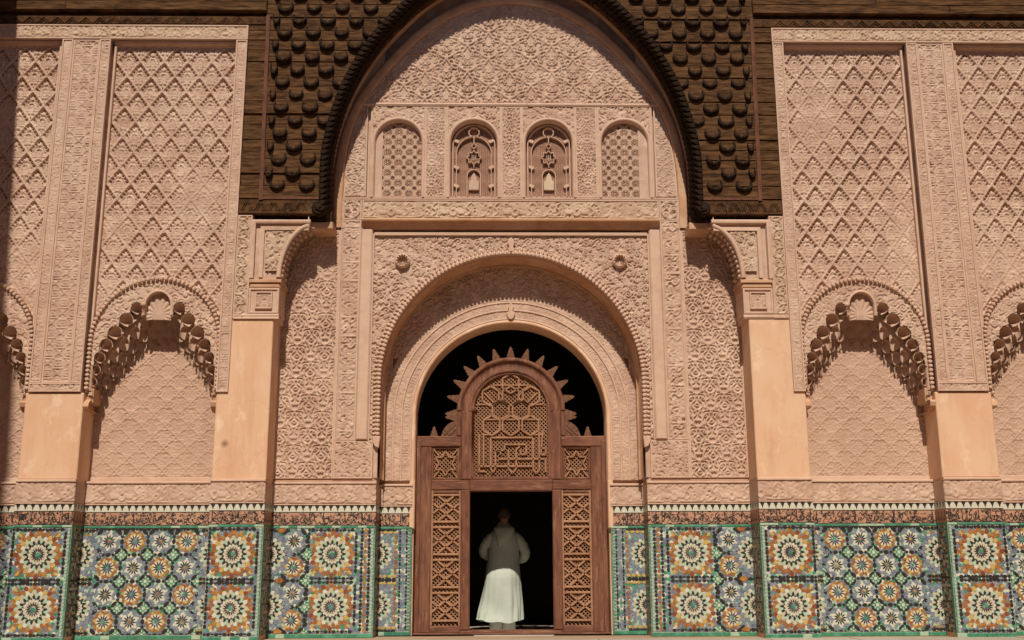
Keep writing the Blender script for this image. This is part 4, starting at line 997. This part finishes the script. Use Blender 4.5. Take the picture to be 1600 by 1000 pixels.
# ================================================================== cedar work
ca = thing('cedar_arch', 'dark cedar arch of stacked boards with horn shaped bosses and toothed edge', 'arch', (0, 0, 6.37))
wp = [(2.875, 6.40), (2.885, 6.9), (2.88, 7.35), (2.80, 7.85), (2.60, 8.52), (2.28, 9.16), (1.95, 9.62), (1.70, 9.90), (1.54, 10.07), (1.08, 10.42), (.6, 10.66), (.25, 10.74), (0, 10.755)]
wpath = smooth_path([(-p[0], p[1]) for p in wp] + [(p[0], p[1]) for p in wp[-2::-1]], 160)
WX = np.array([p[0] for p in wpath[:81]]); WZ = np.array([p[1] for p in wpath[:81]])
inx = lambda z: float(-np.interp(z, WZ, WX)) if z < 10.75 else 0.0
zs = [6.63]
while zs[-1] < 11.15: zs.append(zs[-1] + random.choice([.17, .2, .215, .235, .26]))
for s in (-1, 1):
    for i in range(len(zs) - 1):
        a, b = zs[i] + .006, zs[i + 1] - .006
        xo = 4.245 if b < 9.588 else 3.96
        if a < 9.588 <= b: MB().box(s * 3.965, s * 4.245, -.02, .5, a, 9.586, 0, .008).build('cedar_board', CEDAR, ca)
        xi0, xi1 = inx(a) + .04, inx(b) + .04
        y = -.008 - random.random() * .04; tl = (random.random() - .5) * .012
        pg = [(s * xi0, a), (s * xo, a + tl), (s * xo, b + tl), (s * xi1, b)]
        MB().prism(pg, y, .5, 0, .008).build('cedar_board', CEDAR, ca)
    # foot beam with cut chevrons and scroll end
    MB().prism([(s * 2.93, 6.385), (s * 4.245, 6.385), (s * 4.245, 6.615), (s * 2.90, 6.615)], -.035, .5, 0, .012).build('foot_beam', CEDAR2, ca)
    for k in range(5):
        cx = s * (3.28 + k * .21)
        ch = MB()
        for q in (1.0, .55):
            P = [(cx - .085 * q, 6.44), (cx - .045 * q, 6.50 + .06 * q - .02), (cx, 6.54 + .03 * q), (cx + .045 * q, 6.50 + .06 * q - .02), (cx + .085 * q, 6.44)]
            for i in range(4): ch.bar(P[i], P[i + 1], .022, -.052, -.034)
        ch.build('carved_chevron', CEDAR2, ca)
    sc_ = MB(); sc_.prism(ngon((s * 3.0, 6.47), .115, 14), -.075, .3, 0, .02); sc_.prism(ngon((s * 3.0, 6.47), .06, 10), -.10, -.07, 0, .015)
    sc_.build('scroll_end', BOSS, ca)
    MB().box(s * 2.90, s * 3.12, .08, .5, 6.305, 6.39, 0, .01).build('scroll_seat', BOSS, ca)
    # red strips
    V, F = sweep([(s * 3.905, 6.60), (s * 3.935, 9.75)], [(-.032, .02), (-.03, -.055), (.0, -.065), (.03, -.055), (.032, .02)]); part('red_strip', V, F, REDW, ca)
    V, F = sweep([(s * 2.95, 6.632), (s * 3.90, 6.632)], [(-.02, .0), (-.018, -.05), (.018, -.05), (.02, .0)]); part('red_strip', V, F, REDW, ca)
# boss mesh: two horns meeting below
def boss_mesh():
    V = []; F = []; n = 16
    for i in range(n + 1):
        u = i / n; a = PI - .68 + (PI + 1.36) * u; t = abs(u - .5) * 2
        th = .050 * (1 - .82 * t ** 3); th *= .5 if abs(u - .5) < .04 else 1; pr = -(.066 * (1 - .4 * t * t))
        r0 = .128
        ox, oz = r0 * math.cos(a), .118 * math.sin(a); ix, iz = (r0 - th) * math.cos(a), (.118 - th) * math.sin(a) + th * .25
        V += [(ox * 1.02, .0, oz - .01), (ox, pr * .7, oz), ((ox + ix) / 2, pr, (oz + iz) / 2 + .004), (ix, pr * .75, iz), (ix, 0.0, iz)]
    for i in range(n):
        for k in range(4): F.append((i * 5 + k, i * 5 + k + 1, (i + 1) * 5 + k + 1, (i + 1) * 5 + k))
    return mesh('horn_boss', V, F, BOSS, True)
BM = boss_mesh()
rowz = np.arange(6.86, 11.0, .2185)
for s in (-1, 1):
    for j, z in enumerate(rowz):
        x = 3.70 - (.235 if j % 2 else 0)
        if j % 2 == 0: x = 3.68
        x = 3.66 if j % 2 == 0 else 3.43
        cols_ = []
        while x > inx(z) + .16 and x > .15: cols_.append(x); x -= .46
        if j % 2 == 1: cols_.append(3.885 - .0)
        for q in cols_:
            half = abs(q - 3.885) < .01
            ob = bpy.data.objects.new('horn_boss', BM); f = random.uniform(.90, 1.04)
            ob.location = (s * (3.80 if half else q), -.036, z); ob.scale = (f * (.45 if half else 1), f, f * random.uniform(.92, 1.06)); ob.rotation_euler = (0, random.uniform(-.05, .05), 0)
            link(ob, ca)
# toothed inner edge, in two rows
te = MB(); P = np.array(wpath); d = np.concatenate([[0], np.cumsum(np.hypot(*np.diff(P, axis=0).T))]); n = int(d[-1] / .092)
for k in range(n):
    s_ = (k + .5) * d[-1] / n; i = min(len(P) - 2, max(0, np.searchsorted(d, s_) - 1)); t = (s_ - d[i]) / (d[i + 1] - d[i])
    p = P[i] * (1 - t) + P[i + 1] * t; tg = P[i + 1] - P[i]; tg /= np.hypot(*tg); nn = np.array([-tg[1], tg[0]])
    up = 1 if tg[1] > 0 else -1
    for row, (y0, y1, r_) in enumerate(((-.10, .03, .05), (.0, .22, .015))):
        c = p + nn * r_ + tg * (.046 if row else 0)
        pg = [c + tg * up * u_ + nn * v_ for u_, v_ in ((-.04, .07), (.03, .075), (.055, .03), (.045, -.02), (.075, -.075), (.015, -.055), (-.035, -.01), (-.048, .035))]
        te.prism([tuple(q) for q in pg], y0, y1, 0, .02)
te.build('toothed_edge', mat('near black cedar teeth', (.030, .017, .010), (.015, .009, .006), 12, .85, spec=.06), ca, kind='stuff')  # teeth coloured near black, darker than the boards
V, F = sweep(wpath, [(.14, .02), (.05, .03), (.03, .18), (.03, .56)]); part('soffit_board', V, F, CEDAR, ca, True)
V, F = sweep(wpath, [(.34, .52), (.03, .50), (-.0, .515), (-.01, .56)]); part('inner_arch_band', V, F, RIM, ca, True)

for s in (-1, 1):
    t = thing('cedar_beam', 'weathered dark cedar beams and chevron board over the %s niches' % SIDE[s], 'beam', (s * 6.5, 0, 9.6), 'cedar beams over the niches')
    z = 9.592; k = 0
    for (h, y, m, cut) in ((.155, -.02, CEDAR2, 6.6), (.07, .03, CEDAR, 5.5), (.165, -.075, CEDAR, 7.2), (.16, -.05, CEDAR, 6.0), (.24, -.09, CEDAR2, 7.8), (.3, -.12, CEDAR, 5.8), (.3, -.10, CEDAR, 7)):
        x0 = 3.965 if k else 4.25
        x0 = 3.965
        for a, b in ((x0, cut), (cut + .006, 9.4)):
            MB().box(s * a, s * b, y - random.random() * .012, .6, z + .004, z + h - .004, 0, .012).build('beam', m, t)
        z += h; k += 1
    for k in range(22):
        cx = s * (4.40 + k * .225); ch = MB()
        for q in (1.0, .5):
            P = [(cx - .105 * q, 9.615), (cx, 9.63 + .085 * q), (cx + .105 * q, 9.615)]
            for i in range(2): ch.bar(P[i], P[i + 1], .020, -.042, -.018)
        ch.build('carved_chevron', CEDAR2, t)

# ================================================================== wooden door screen
ds = thing('door_screen', 'carved reddish cedar doorway screen with lattice panels and spiky crown', 'door', (0, yE, 0))
def clipbar(a, b, inside, n=80):
    """longest run of a segment inside a region"""
    t = np.linspace(0, 1, n); P = np.array(a)[None] * (1 - t[:, None]) + np.array(b)[None] * t[:, None]; k = inside(P[:, 0], P[:, 1])
    if not k.any(): return None
    i = np.argmax(k); j = n - 1 - np.argmax(k[::-1]); return (P[i], P[j]) if j > i else None
def lattice(name, x0, x1, z0, z1, parent, p=.044, w=.021, inside=None, y=yE + .03):
    mb = MB(); W_, H_ = x1 - x0, z1 - z0; inside = inside or (lambda x, z: (x >= x0) & (x <= x1) & (z >= z0) & (z <= z1)); st = p * 1.414
    for k in range(int((W_ + H_) / st) + 1):
        q = k * st
        for a, b, yy in (((x0 + q, z0), (x0 + q - H_, z1), y), ((x1 - q, z0), (x1 - q + H_, z1), y + .009)):
            r_ = clipbar(a, b, inside)
            if r_: mb.bar(r_[0], r_[1], w, yy, yy + .055)
    return mb.build(name, LATT, parent, kind='stuff')
# frame members
fw = .0
for s in (-1, 1):
    box('outer_stile', s * 1.27, s * 1.505, yE - .02, yE + .12, .02, 3.03, DOOR, ds, .015)
    MB().box(s * 1.44, s * 1.515, yE - .05, yE + .1, .02, 3.0, 0, .012).build('stile_bead', DOOR, ds)
    box('top_rail', s * .80, s * 1.515, yE - .035, yE + .12, 2.90, 3.07, DOORH, ds, .015)
    box('middle_rail', s * .66, s * 1.27, yE - .018, yE + .12, 2.215, 2.375, DOORH, ds, .012)
    box('inner_stile', s * .655, s * .80, yE - .03, yE + .13, .06, 2.215, DOOR, ds, .018)
    box('upper_stile', s * .625, s * .80, yE - .028, yE + .12, 2.375, 3.48, DOOR, ds, .015)
    box('crown_post', s * .80, s * .875, yE - .045, yE + .12, 3.071, 3.48, DOOR, ds, .015)
    box('upper_post', s * .80, s * .83, yE - .02, yE + .12, 2.375, 2.90, DOOR, ds, .01)
    box('bottom_rail', s * .80, s * 1.27, yE - .02, yE + .12, .02, .13, DOORH, ds, .012)
    # star panel
    lattice('star_lattice', min(s * .83, s * 1.27), max(s * .83, s * 1.27), 2.375, 2.90, ds)
    cx, cz = s * 1.05, 2.637; st = MB()
    P = [(cx + (.185 if q % 2 == 0 else .105) * math.cos(q * PI / 6 + PI / 2), cz + (.20 if q % 2 == 0 else .115) * math.sin(q * PI / 6 + PI / 2)) for q in range(13)]
    for q in range(12): st.bar(P[q], P[q + 1], .034, yE + .0, yE + .045)
    for sx in (-1, 1):
        for sz in (-1, 1): st.bar((cx + sx * .105, cz + sz * .12), (cx + sx * .2, cz + sz * .24), .03, yE + .0, yE + .045)
    st.build('star_strapwork', LATT, ds)
    for a, b, c, d_ in ((.83, .865, 2.375, 2.90), (1.235, 1.27, 2.375, 2.90)): box('panel_frame', s * a, s * b, yE - .005, yE + .06, c, d_, DOOR, ds, .01)
    box('panel_frame', s * .865, s * 1.235, yE - .005, yE + .06, 2.375, 2.41, DOORH, ds, .01); box('panel_frame', s * .865, s * 1.235, yE - .005, yE + .06, 2.865, 2.90, DOORH, ds, .01)
    # four lower panels between narrow lattice strips
    x0, x1 = .80, 1.27; zb = .13; hh = (2.215 - .13 - .07) / 4
    for a, b in ((x0, x0 + .03), (x1 - .035, x1)): box('panel_frame', s * a, s * b, yE - .005, yE + .06, .13, 2.215, LATT, ds, .01)
    for k in range(4):
        z0 = zb + k * hh; z1 = z0 + hh
        lat = lattice('panel_lattice', min(s * (x0 + .03), s * (x1 - .035)), max(s * (x0 + .03), s * (x1 - .035)), z0, z1, ds)
        for zz in (z0 + .075, z1 - .01): box('panel_rail', s * (x0 + .03), s * (x1 - .035), yE - .002, yE + .05, zz - .018, zz + .018, LATT, ds, .008)
        g = MB(); ca_, cb_ = z0 + .095, z1 - .028; xm = (x0 + x1) / 2; zm = (ca_ + cb_) / 2; A0, A1 = x0 + .03, x1 - .035; dz = (cb_ - ca_)
        for P in (((A0, zm + .075), (xm + .12, ca_)), ((xm - .12, cb_), (A1, zm - .075)), ((A0, zm - .075), (xm + .12, cb_)), ((xm - .12, ca_), (A1, zm + .075))):
            g.bar((s * P[0][0], P[0][1]), (s * P[1][0], P[1][1]), .042, yE + .002, yE + .045)
        g.build('panel_strapwork', LATT, ds)
    box('panel_rail', s * (x0 + .03), s * (x1 - .035), yE - .002, yE + .05, 2.165, 2.215, DOORH, ds, .008)
box('lintel', -.66, .66, yE - .03, yE + .13, 2.19, 2.375, DOORH, ds, .015)
box('panel_frame', -.625, .625, yE - .01, yE + .06, 2.375, 2.425, DOORH, ds, .01)
box('threshold', -.80, .80, yE - .06, yE + .25, .0, .06, DOORH, ds, .015)
box('step', -1.52, 1.52, yE - .16, yE - .061, .0, .03, DOORH, ds, .01)
# crown arch and its lattice
CZ = 3.48
V, F = sweep(arc(0, CZ, .74, PI, 0, 48), [(-.125, yE + .12), (-.125, yE + .0), (-.10, yE - .035), (-.06, yE - .04), (-.055, yE - .015), (.06, yE - .02), (.065, yE - .05), (.11, yE - .065), (.135, yE - .04), (.135, yE + .12)]); part('crown_arch', V, F, DOOR, ds, True)
inl = lambda x, z: (np.abs(x) <= .625) & (z >= 2.41) & ((z <= CZ) | (np.hypot(x, z - CZ) <= .62))
lattice('crown_lattice', -.625, .625, 2.41, 4.11, ds, inside=inl)
sw = MB()
def zp(zx, zy): return ((zx - 657) / 4.1667 / 97.0, 4.07 - (zy - 195) / 4.1667 / 97.6)
K = [[(450, 590), (450, 830), (490, 830)], [(478, 580), (478, 800)], [(525, 610), (525, 810), (540, 840), (555, 810), (555, 700), (585, 690), (590, 720)], [(525, 610), (800, 610), (800, 820), (820, 845), (840, 820), (840, 570)],
     [(615, 655), (755, 655), (755, 720), (720, 720), (715, 690)], [(640, 690), (640, 810), (665, 845), (690, 810), (690, 690), (715, 665)], [(575, 750), (880, 750), (880, 835)], [(440, 797), (800, 797)], [(850, 680), (882, 680), (882, 722), (850, 722), (865, 560)], [(615, 655), (615, 690), (555, 700)]]
for P in K:
    for i in range(len(P) - 1): sw.bar(zp(*P[i]), zp(*P[i + 1]), .042, yE + .0, yE + .05)
hc = [(590, 425), (722, 425), (656, 335), (656, 530), (530, 530), (784, 530), (524, 335), (790, 335), (656, 250)]
seen = set()
for hx, hz in hc:
    q = [(hx + 62 * math.cos(PI / 6 + PI / 3 * i), hz + 66 * math.sin(PI / 6 + PI / 3 * i)) for i in range(6)]
    for i in range(6):
        a, b = q[i], q[(i + 1) % 6]; m_ = (round((a[0] + b[0]) / 24), round((a[1] + b[1]) / 24))
        if m_ in seen: continue
        seen.add(m_)
        pa, pb = zp(*a), zp(*b)
        if all(inl(np.array([p_[0]]), np.array([p_[1]]))[0] for p_ in (pa, pb)): sw.bar(pa, pb, .042, yE + .0, yE + .05)
for a, b in (((535, 262), (775, 262)), ((535, 262), (600, 330)), ((775, 262), (712, 330)), ((480, 312), (560, 392)), ((832, 312), (752, 392)), ((440, 390), (560, 390)), ((752, 390), (870, 390)), ((480, 490), (850, 490)), ((470, 590), (530, 590)), ((784, 590), (870, 590))):
    sw.bar(zp(*a), zp(*b), .036, yE + .008, yE + .05)
sw.build('crown_strapwork', LATT, ds)
V, F = sweep([(-.615, 2.42), (-.615, CZ)] + arc(0, CZ, .615, PI, 0, 40) + [(.615, 2.42)], [(.02, yE + .06), (.015, yE - .02), (-.02, yE - .01), (-.03, yE + .06)]); part('lattice_bead', V, F, DOOR, ds, True)
# spiky crown
def finial(w, h, n=4):
    P = [(-w, 0)]
    for k in range(n): f = 1 - .80 * (k / n); P += [(-w * f, h * (k + .1) / n), (-w * (f - .24), h * (k + .7) / n)]
    P.append((0, h)); P += [(-a, b) for a, b in reversed(P[:-1])]
    return P
FM = MB().prism(finial(.078, .205), -.018, .018, 0, .006); FINI = mat('dark carved cedar points', (.21, .10, .056), (.11, .05, .028), 22, .8, bump=.6, bscale=60); FMe = mesh('finial', FM.V, FM.F, FINI)
Q = MB().prism([(-.26, 0), (-.24, .06), (-.21, .13), (-.16, .19), (-.09, .235), (-.01, .26), (0, .26), (0, 0)], -.018, .018, 0, .006)
Q.bar((-.2, .03), (-.03, .2), .03, -.03, -.015).bar((-.14, .02), (-.02, .12), .025, -.03, -.015).bar((-.2, .12), (-.1, .02), .025, -.03, -.015)
QM = mesh('corner_finial', Q.V, Q.F, FINI)
for k in range(-7, 8):
    a = PI / 2 - k * R(15.4); ob = bpy.data.objects.new('finial', FMe)
    if abs(k) < 7: ob.location = (.865 * math.cos(a), yE + .03, CZ + .865 * math.sin(a)); ob.rotation_euler = (0, -(a - PI / 2), 0)
    else: ob.location = (math.copysign(.865, k), yE + .03, CZ - .10); ob.rotation_euler = (0, math.copysign(PI / 2, k), 0)
    link(ob, ds)
for s in (-1, 1):
    ob = bpy.data.objects.new('corner_finial', QM); ob.location = (s * .87, yE + .03, 3.065); ob.scale = (-s * -1 if s < 0 else -1, 1, 1); ob.scale.x = 1 if s < 0 else -1; link(ob, ds)
    ob = bpy.data.objects.new('finial', FMe); ob.location = (s * 1.24, yE + .03, 3.06); ob.scale = (.9, 1, .85); link(ob, ds)

# ================================================================== the other sides of the courtyard, outside the frame
for s in (-1, 1):
    xi = 8.06 if s < 0 else 8.46
    t = MB().box(s * 9.25, s * 9.6, -23, .02, 0, 11.4).build('courtyard_wall', PLAIN, None); t['kind'] = 'structure'
    MB().box(s * xi, s * 9.6, -23, -.14, 10.9, 11.3, 0, .02).build('eave_beam', CEDAR, t)
    for k in range(24): MB().box(s * (xi + .06), s * 9.3, -22.6 + k * .93, -22.45 + k * .93, 10.66, 10.9, 0, .02).build('rafter', CEDAR, t)
t = MB().box(-9.6, 9.6, -23.4, -23.0, 0, 11.4).build('courtyard_wall', PLAIN, None); t['kind'] = 'structure'

# ================================================================== person
pn = thing('person', 'person in long pale hooded robe seen from behind in the doorway', 'person', (-.10, 2.53, -.07))
PX, PY, K_ = -.10, 2.53, 1.06
CLOTH = mat('pale grey green wool', (.53, .585, .505), (.47, .52, .45), 5, .95, bump=.4, bscale=70)
TROU = mat('white cotton', (.60, .59, .54), (.53, .52, .48), 6, .95)
SKIN = mat('skin', (.42, .24, .16), (.36, .19, .12), 8, .6)
HAIR = mat('dark brown hair', (.13, .095, .075), (.07, .05, .04), 60, .7, bump=.8, bscale=120)
SHOE = mat('brown leather', (.16, .08, .04), (.1, .05, .03), 12, .6)
def P3(x, y, z): return (PX + x * K_, PY + y * K_, z * K_ - .07)
def loft(rings, n=40, fold=None, cap=True):
    V = []; F = []
    for ri, (cx, cy, z, hw, hd) in enumerate(rings):
        for k in range(n):
            a = 2 * PI * k / n; f = 1 + (fold(a, z) if fold else 0)
            V.append(P3(cx + hw * f * math.cos(a), cy + hd * f * math.sin(a), z + (.022 * math.sin(a * 2 + 1) + .010 * math.sin(a * 7) if ri == 0 and fold else 0)))
    m = len(rings)
    for j in range(m - 1):
        for k in range(n): F.append((j * n + k, j * n + (k + 1) % n, (j + 1) * n + (k + 1) % n, (j + 1) * n + k))
    if cap: F.append(tuple((m - 1) * n + k for k in range(n)))
    return V, F
def interp_rings(R_, k=4):
    R_ = np.array(R_, float); out = []
    for i in range(len(R_) - 1):
        p0 = R_[max(0, i - 1)]; p1 = R_[i]; p2 = R_[i + 1]; p3 = R_[min(len(R_) - 1, i + 2)]
        for t in np.arange(k) / k: out.append(.5 * (2 * p1 + (p2 - p0) * t + (2 * p0 - 5 * p1 + 4 * p2 - p3) * t * t + (-p0 + 3 * p1 - 3 * p2 + p3) * t**3))
    out.append(R_[-1]); return [tuple(r_) for r_ in out]
# body: head, neck, trunk, arms and legs as one skinned surface
def skin_body():
    J = [(0, 0, .98), (0, 0, 1.2), (0, .0, 1.42), (0, .0, 1.54), (0, .015, 1.63), (0, .03, 1.72), (0, .035, 1.82), (0, .035, 1.90),
         (-.18, 0, 1.50), (-.30, .0, 1.30), (-.22, .22, 1.20), (-.10, .30, 1.20), (.18, 0, 1.50), (.31, .0, 1.26), (.22, .22, 1.17), (.10, .30, 1.18),
         (-.10, 0, .92), (-.115, .01, .50), (-.12, -.02, .09), (-.13, .16, .035), (.10, 0, .92), (.115, .01, .50), (.12, -.02, .09), (.13, .16, .035)]
    E = [(0, 1), (1, 2), (2, 3), (3, 4), (4, 5), (5, 6), (6, 7), (2, 8), (8, 9), (9, 10), (10, 11), (2, 12), (12, 13), (13, 14), (14, 15), (0, 16), (16, 17), (17, 18), (18, 19), (0, 20), (20, 21), (21, 22), (22, 23)]
    Rd = [.13, .125, .14, .10, .055, .07, .088, .06, .065, .048, .036, .03, .065, .048, .036, .03, .085, .058, .04, .035, .085, .058, .04, .035]
    # fingers
    for hand, sx in ((11, 1), (15, -1)):
        for f in range(4):
            b = len(J); x, y, z = J[hand]; l = (.8, .95, 1.0, .85)[f]
            J += [(x + sx * .03 * l, y + .012 - .0 * f, z + .03 - .02 * f), (x + sx * .07 * l, y + .0, z + .028 - .02 * f), (x + sx * .095 * l, y - .02, z + .026 - .02 * f)]; E += [(hand, b), (b, b + 1), (b + 1, b + 2)]; Rd += [.0095, .0088, .008]
        b = len(J); x, y, z = J[hand]; J += [(x + sx * .005, y - .01, z + .05), (x + sx * .03, y - .015, z + .07)]; E += [(hand, b), (b, b + 1)]; Rd += [.0105, .0095]
    me = bpy.data.meshes.new('body'); me.from_pydata([P3(*j) for j in J], E, []); o = bpy.data.objects.new('body', me); me.materials.append(SKIN)
    link(o, pn)
    m = o.modifiers.new('Skin', 'SKIN'); m.use_smooth_shade = True
    sv = me.skin_vertices[0].data
    for i, r_ in enumerate(Rd): sv[i].radius = (r_ * K_, r_ * K_); sv[i].use_root = (i == 0)
    o.modifiers.new('Sub', 'SUBSURF').levels = 1; o.modifiers['Sub'].render_levels = 2
skin_body()
# face: nose, ears (facing into the room)
fc = MB()
fc.add([P3(-.014, .115, 1.83), P3(.014, .115, 1.83), P3(0, .15, 1.815), P3(0, .118, 1.865)], [(0, 1, 2), (1, 3, 2), (3, 0, 2)])
for sx in (-1, 1):
    pts_ = [P3(sx * (.088 + .012 * math.sin(t)), .03 + .022 * math.cos(t), 1.825 + .036 * math.sin(t)) for t in np.linspace(0, 2 * PI, 11)[:-1]]
    fc.add(pts_ + [P3(sx * .112, .025, 1.83)], [(i, (i + 1) % 10, 10) for i in range(10)])
fc.build('ear_and_nose', SKIN, pn, True)
# hair shell
V = []; F = []; n = 24; mrow = 12
for j in range(mrow + 1):
    ph = PI * .66 * j / mrow
    for k in range(n):
        a = 2 * PI * k / n; fr = max(0, math.sin(a)); q = ph * (1 - .38 * fr)
        w_ = .006 * math.sin(9 * a + 4 * q) + .004 * math.sin(23 * a)
        V.append(P3((.100 + w_) * math.sin(q) * math.cos(a), .03 + (.112 + w_) * math.sin(q) * math.sin(a), 1.835 + (.122 + w_) * math.cos(q)))
for j in range(mrow):
    for k in range(n): F.append((j * n + k, j * n + (k + 1) % n, (j + 1) * n + (k + 1) % n, (j + 1) * n + k))
part('hair', V, F, HAIR, pn, True)
def fold(a, z):
    g = max(0, min(1, (1.30 - z) / .9)); w_ = math.sin(6.3 * z + 2 * math.sin(a))
    return g * (.050 * math.sin(5 * a + 1.6 * z + .5 * w_) + .040 * math.sin(9 * a - 2.2 * z + 1) * (.6 + .4 * w_) + .022 * math.sin(17 * a + 3 * z)) + .014 * math.sin(3 * a + 11 * z) * (1 if z < 1.5 else .3) + .012 * math.sin(2 * a - 17 * z) * max(0, 1 - abs(z - 1.15) / .3)
rb = interp_rings([(-.085, -.0, .205, .355, .22), (-.07, 0, .32, .345, .205), (-.045, 0, .5, .322, .21), (-.035, -.01, .7, .295, .215), (-.025, -.02, .90, .275, .215), (-.015, -.01, 1.12, .252, .175), (-.005, -.01, 1.32, .238, .158), (0, -.012, 1.47, .225, .148), (0, -.008, 1.55, .205, .125), (0, .0, 1.61, .14, .10), (0, .01, 1.655, .085, .082), (0, .015, 1.68, .075, .078)], 4)
V, F = loft(rb, 96, fold, True); part('robe', V, F, CLOTH, pn, True)
def sleeve(P, Rr, name):
    P = np.array(interp_rings(P, 5)); Rr = np.interp(np.linspace(0, 1, len(P)), np.linspace(0, 1, len(Rr)), Rr); V = []; F = []; n = 18
    for i in range(len(P)):
        t = P[min(i + 1, len(P) - 1)] - P[max(0, i - 1)]; t /= np.linalg.norm(t); u = np.cross(t, (0, .3, 1)); u /= np.linalg.norm(u); w_ = np.cross(t, u)
        for k in range(n):
            a = 2 * PI * k / n; r_ = Rr[i] * (1 + .05 * math.sin(i * 1.9 + 2 * math.cos(a)) + .035 * math.sin(3 * a + i)); V.append(P3(*(P[i] + u * r_ * math.cos(a) + w_ * r_ * math.sin(a))))
    for j in range(len(P) - 1):
        for k in range(n): F.append((j * n + k, j * n + (k + 1) % n, (j + 1) * n + (k + 1) % n, (j + 1) * n + k))
    part(name, V, F, CLOTH, pn, True)
sleeve([(-.13, -.005, 1.535), (-.225, -.0, 1.47), (-.29, .0, 1.385), (-.335, .02, 1.29), (-.29, .12, 1.21), (-.17, .25, 1.20)], [.065, .078, .078, .076, .074, .07], 'sleeve')
sleeve([(.13, -.005, 1.535), (.225, .0, 1.455), (.30, .0, 1.35), (.335, .02, 1.24), (.29, .12, 1.16), (.17, .25, 1.17)], [.065, .078, .080, .078, .076, .07], 'sleeve')
# hood lying on the back, tapering to a point
hr = interp_rings([(.0, .02, 1.70, .085, .085), (-.0, -.01, 1.665, .125, .10), (-.0, -.06, 1.625, .165, .105), (-.0, -.10, 1.565, .15, .095), (-.02, -.135, 1.49, .11, .075), (-.05, -.155, 1.40, .065, .05), (-.075, -.16, 1.33, .015, .02)], 4)
V, F = loft(hr, 28, lambda a, z: .05 * math.sin(3 * a + 10 * z), True); part('hood', V, F, CLOTH, pn, True)
V, F = loft([(0, .018, 1.675, .072, .07), (0, .02, 1.70, .070, .068), (0, .022, 1.715, .064, .064)], 24); part('shirt_collar', V, F, TROU, pn, True)
for sx in (-1, 1):
    V, F = loft(interp_rings([(sx * .105 - .03, .0, .045, .10, .10), (sx * .10 - .03, 0, .12, .098, .095), (sx * .10 - .03, 0, .3, .10, .1), (sx * .09 - .02, 0, .6, .11, .11), (sx * .07, 0, .95, .12, .13)], 4), 24, lambda a, z: .05 * math.sin(4 * a + 12 * z)); part('trouser_leg', V, F, TROU, pn, True)
    V, F = loft([(sx * .11 - .02, .04, .002, .05, .14), (sx * .11 - .02, .04, .03, .055, .145), (sx * .11 - .02, .03, .06, .048, .12), (sx * .11 - .02, .0, .085, .04, .06)], 18); part('shoe', V, F, SHOE, pn, True)
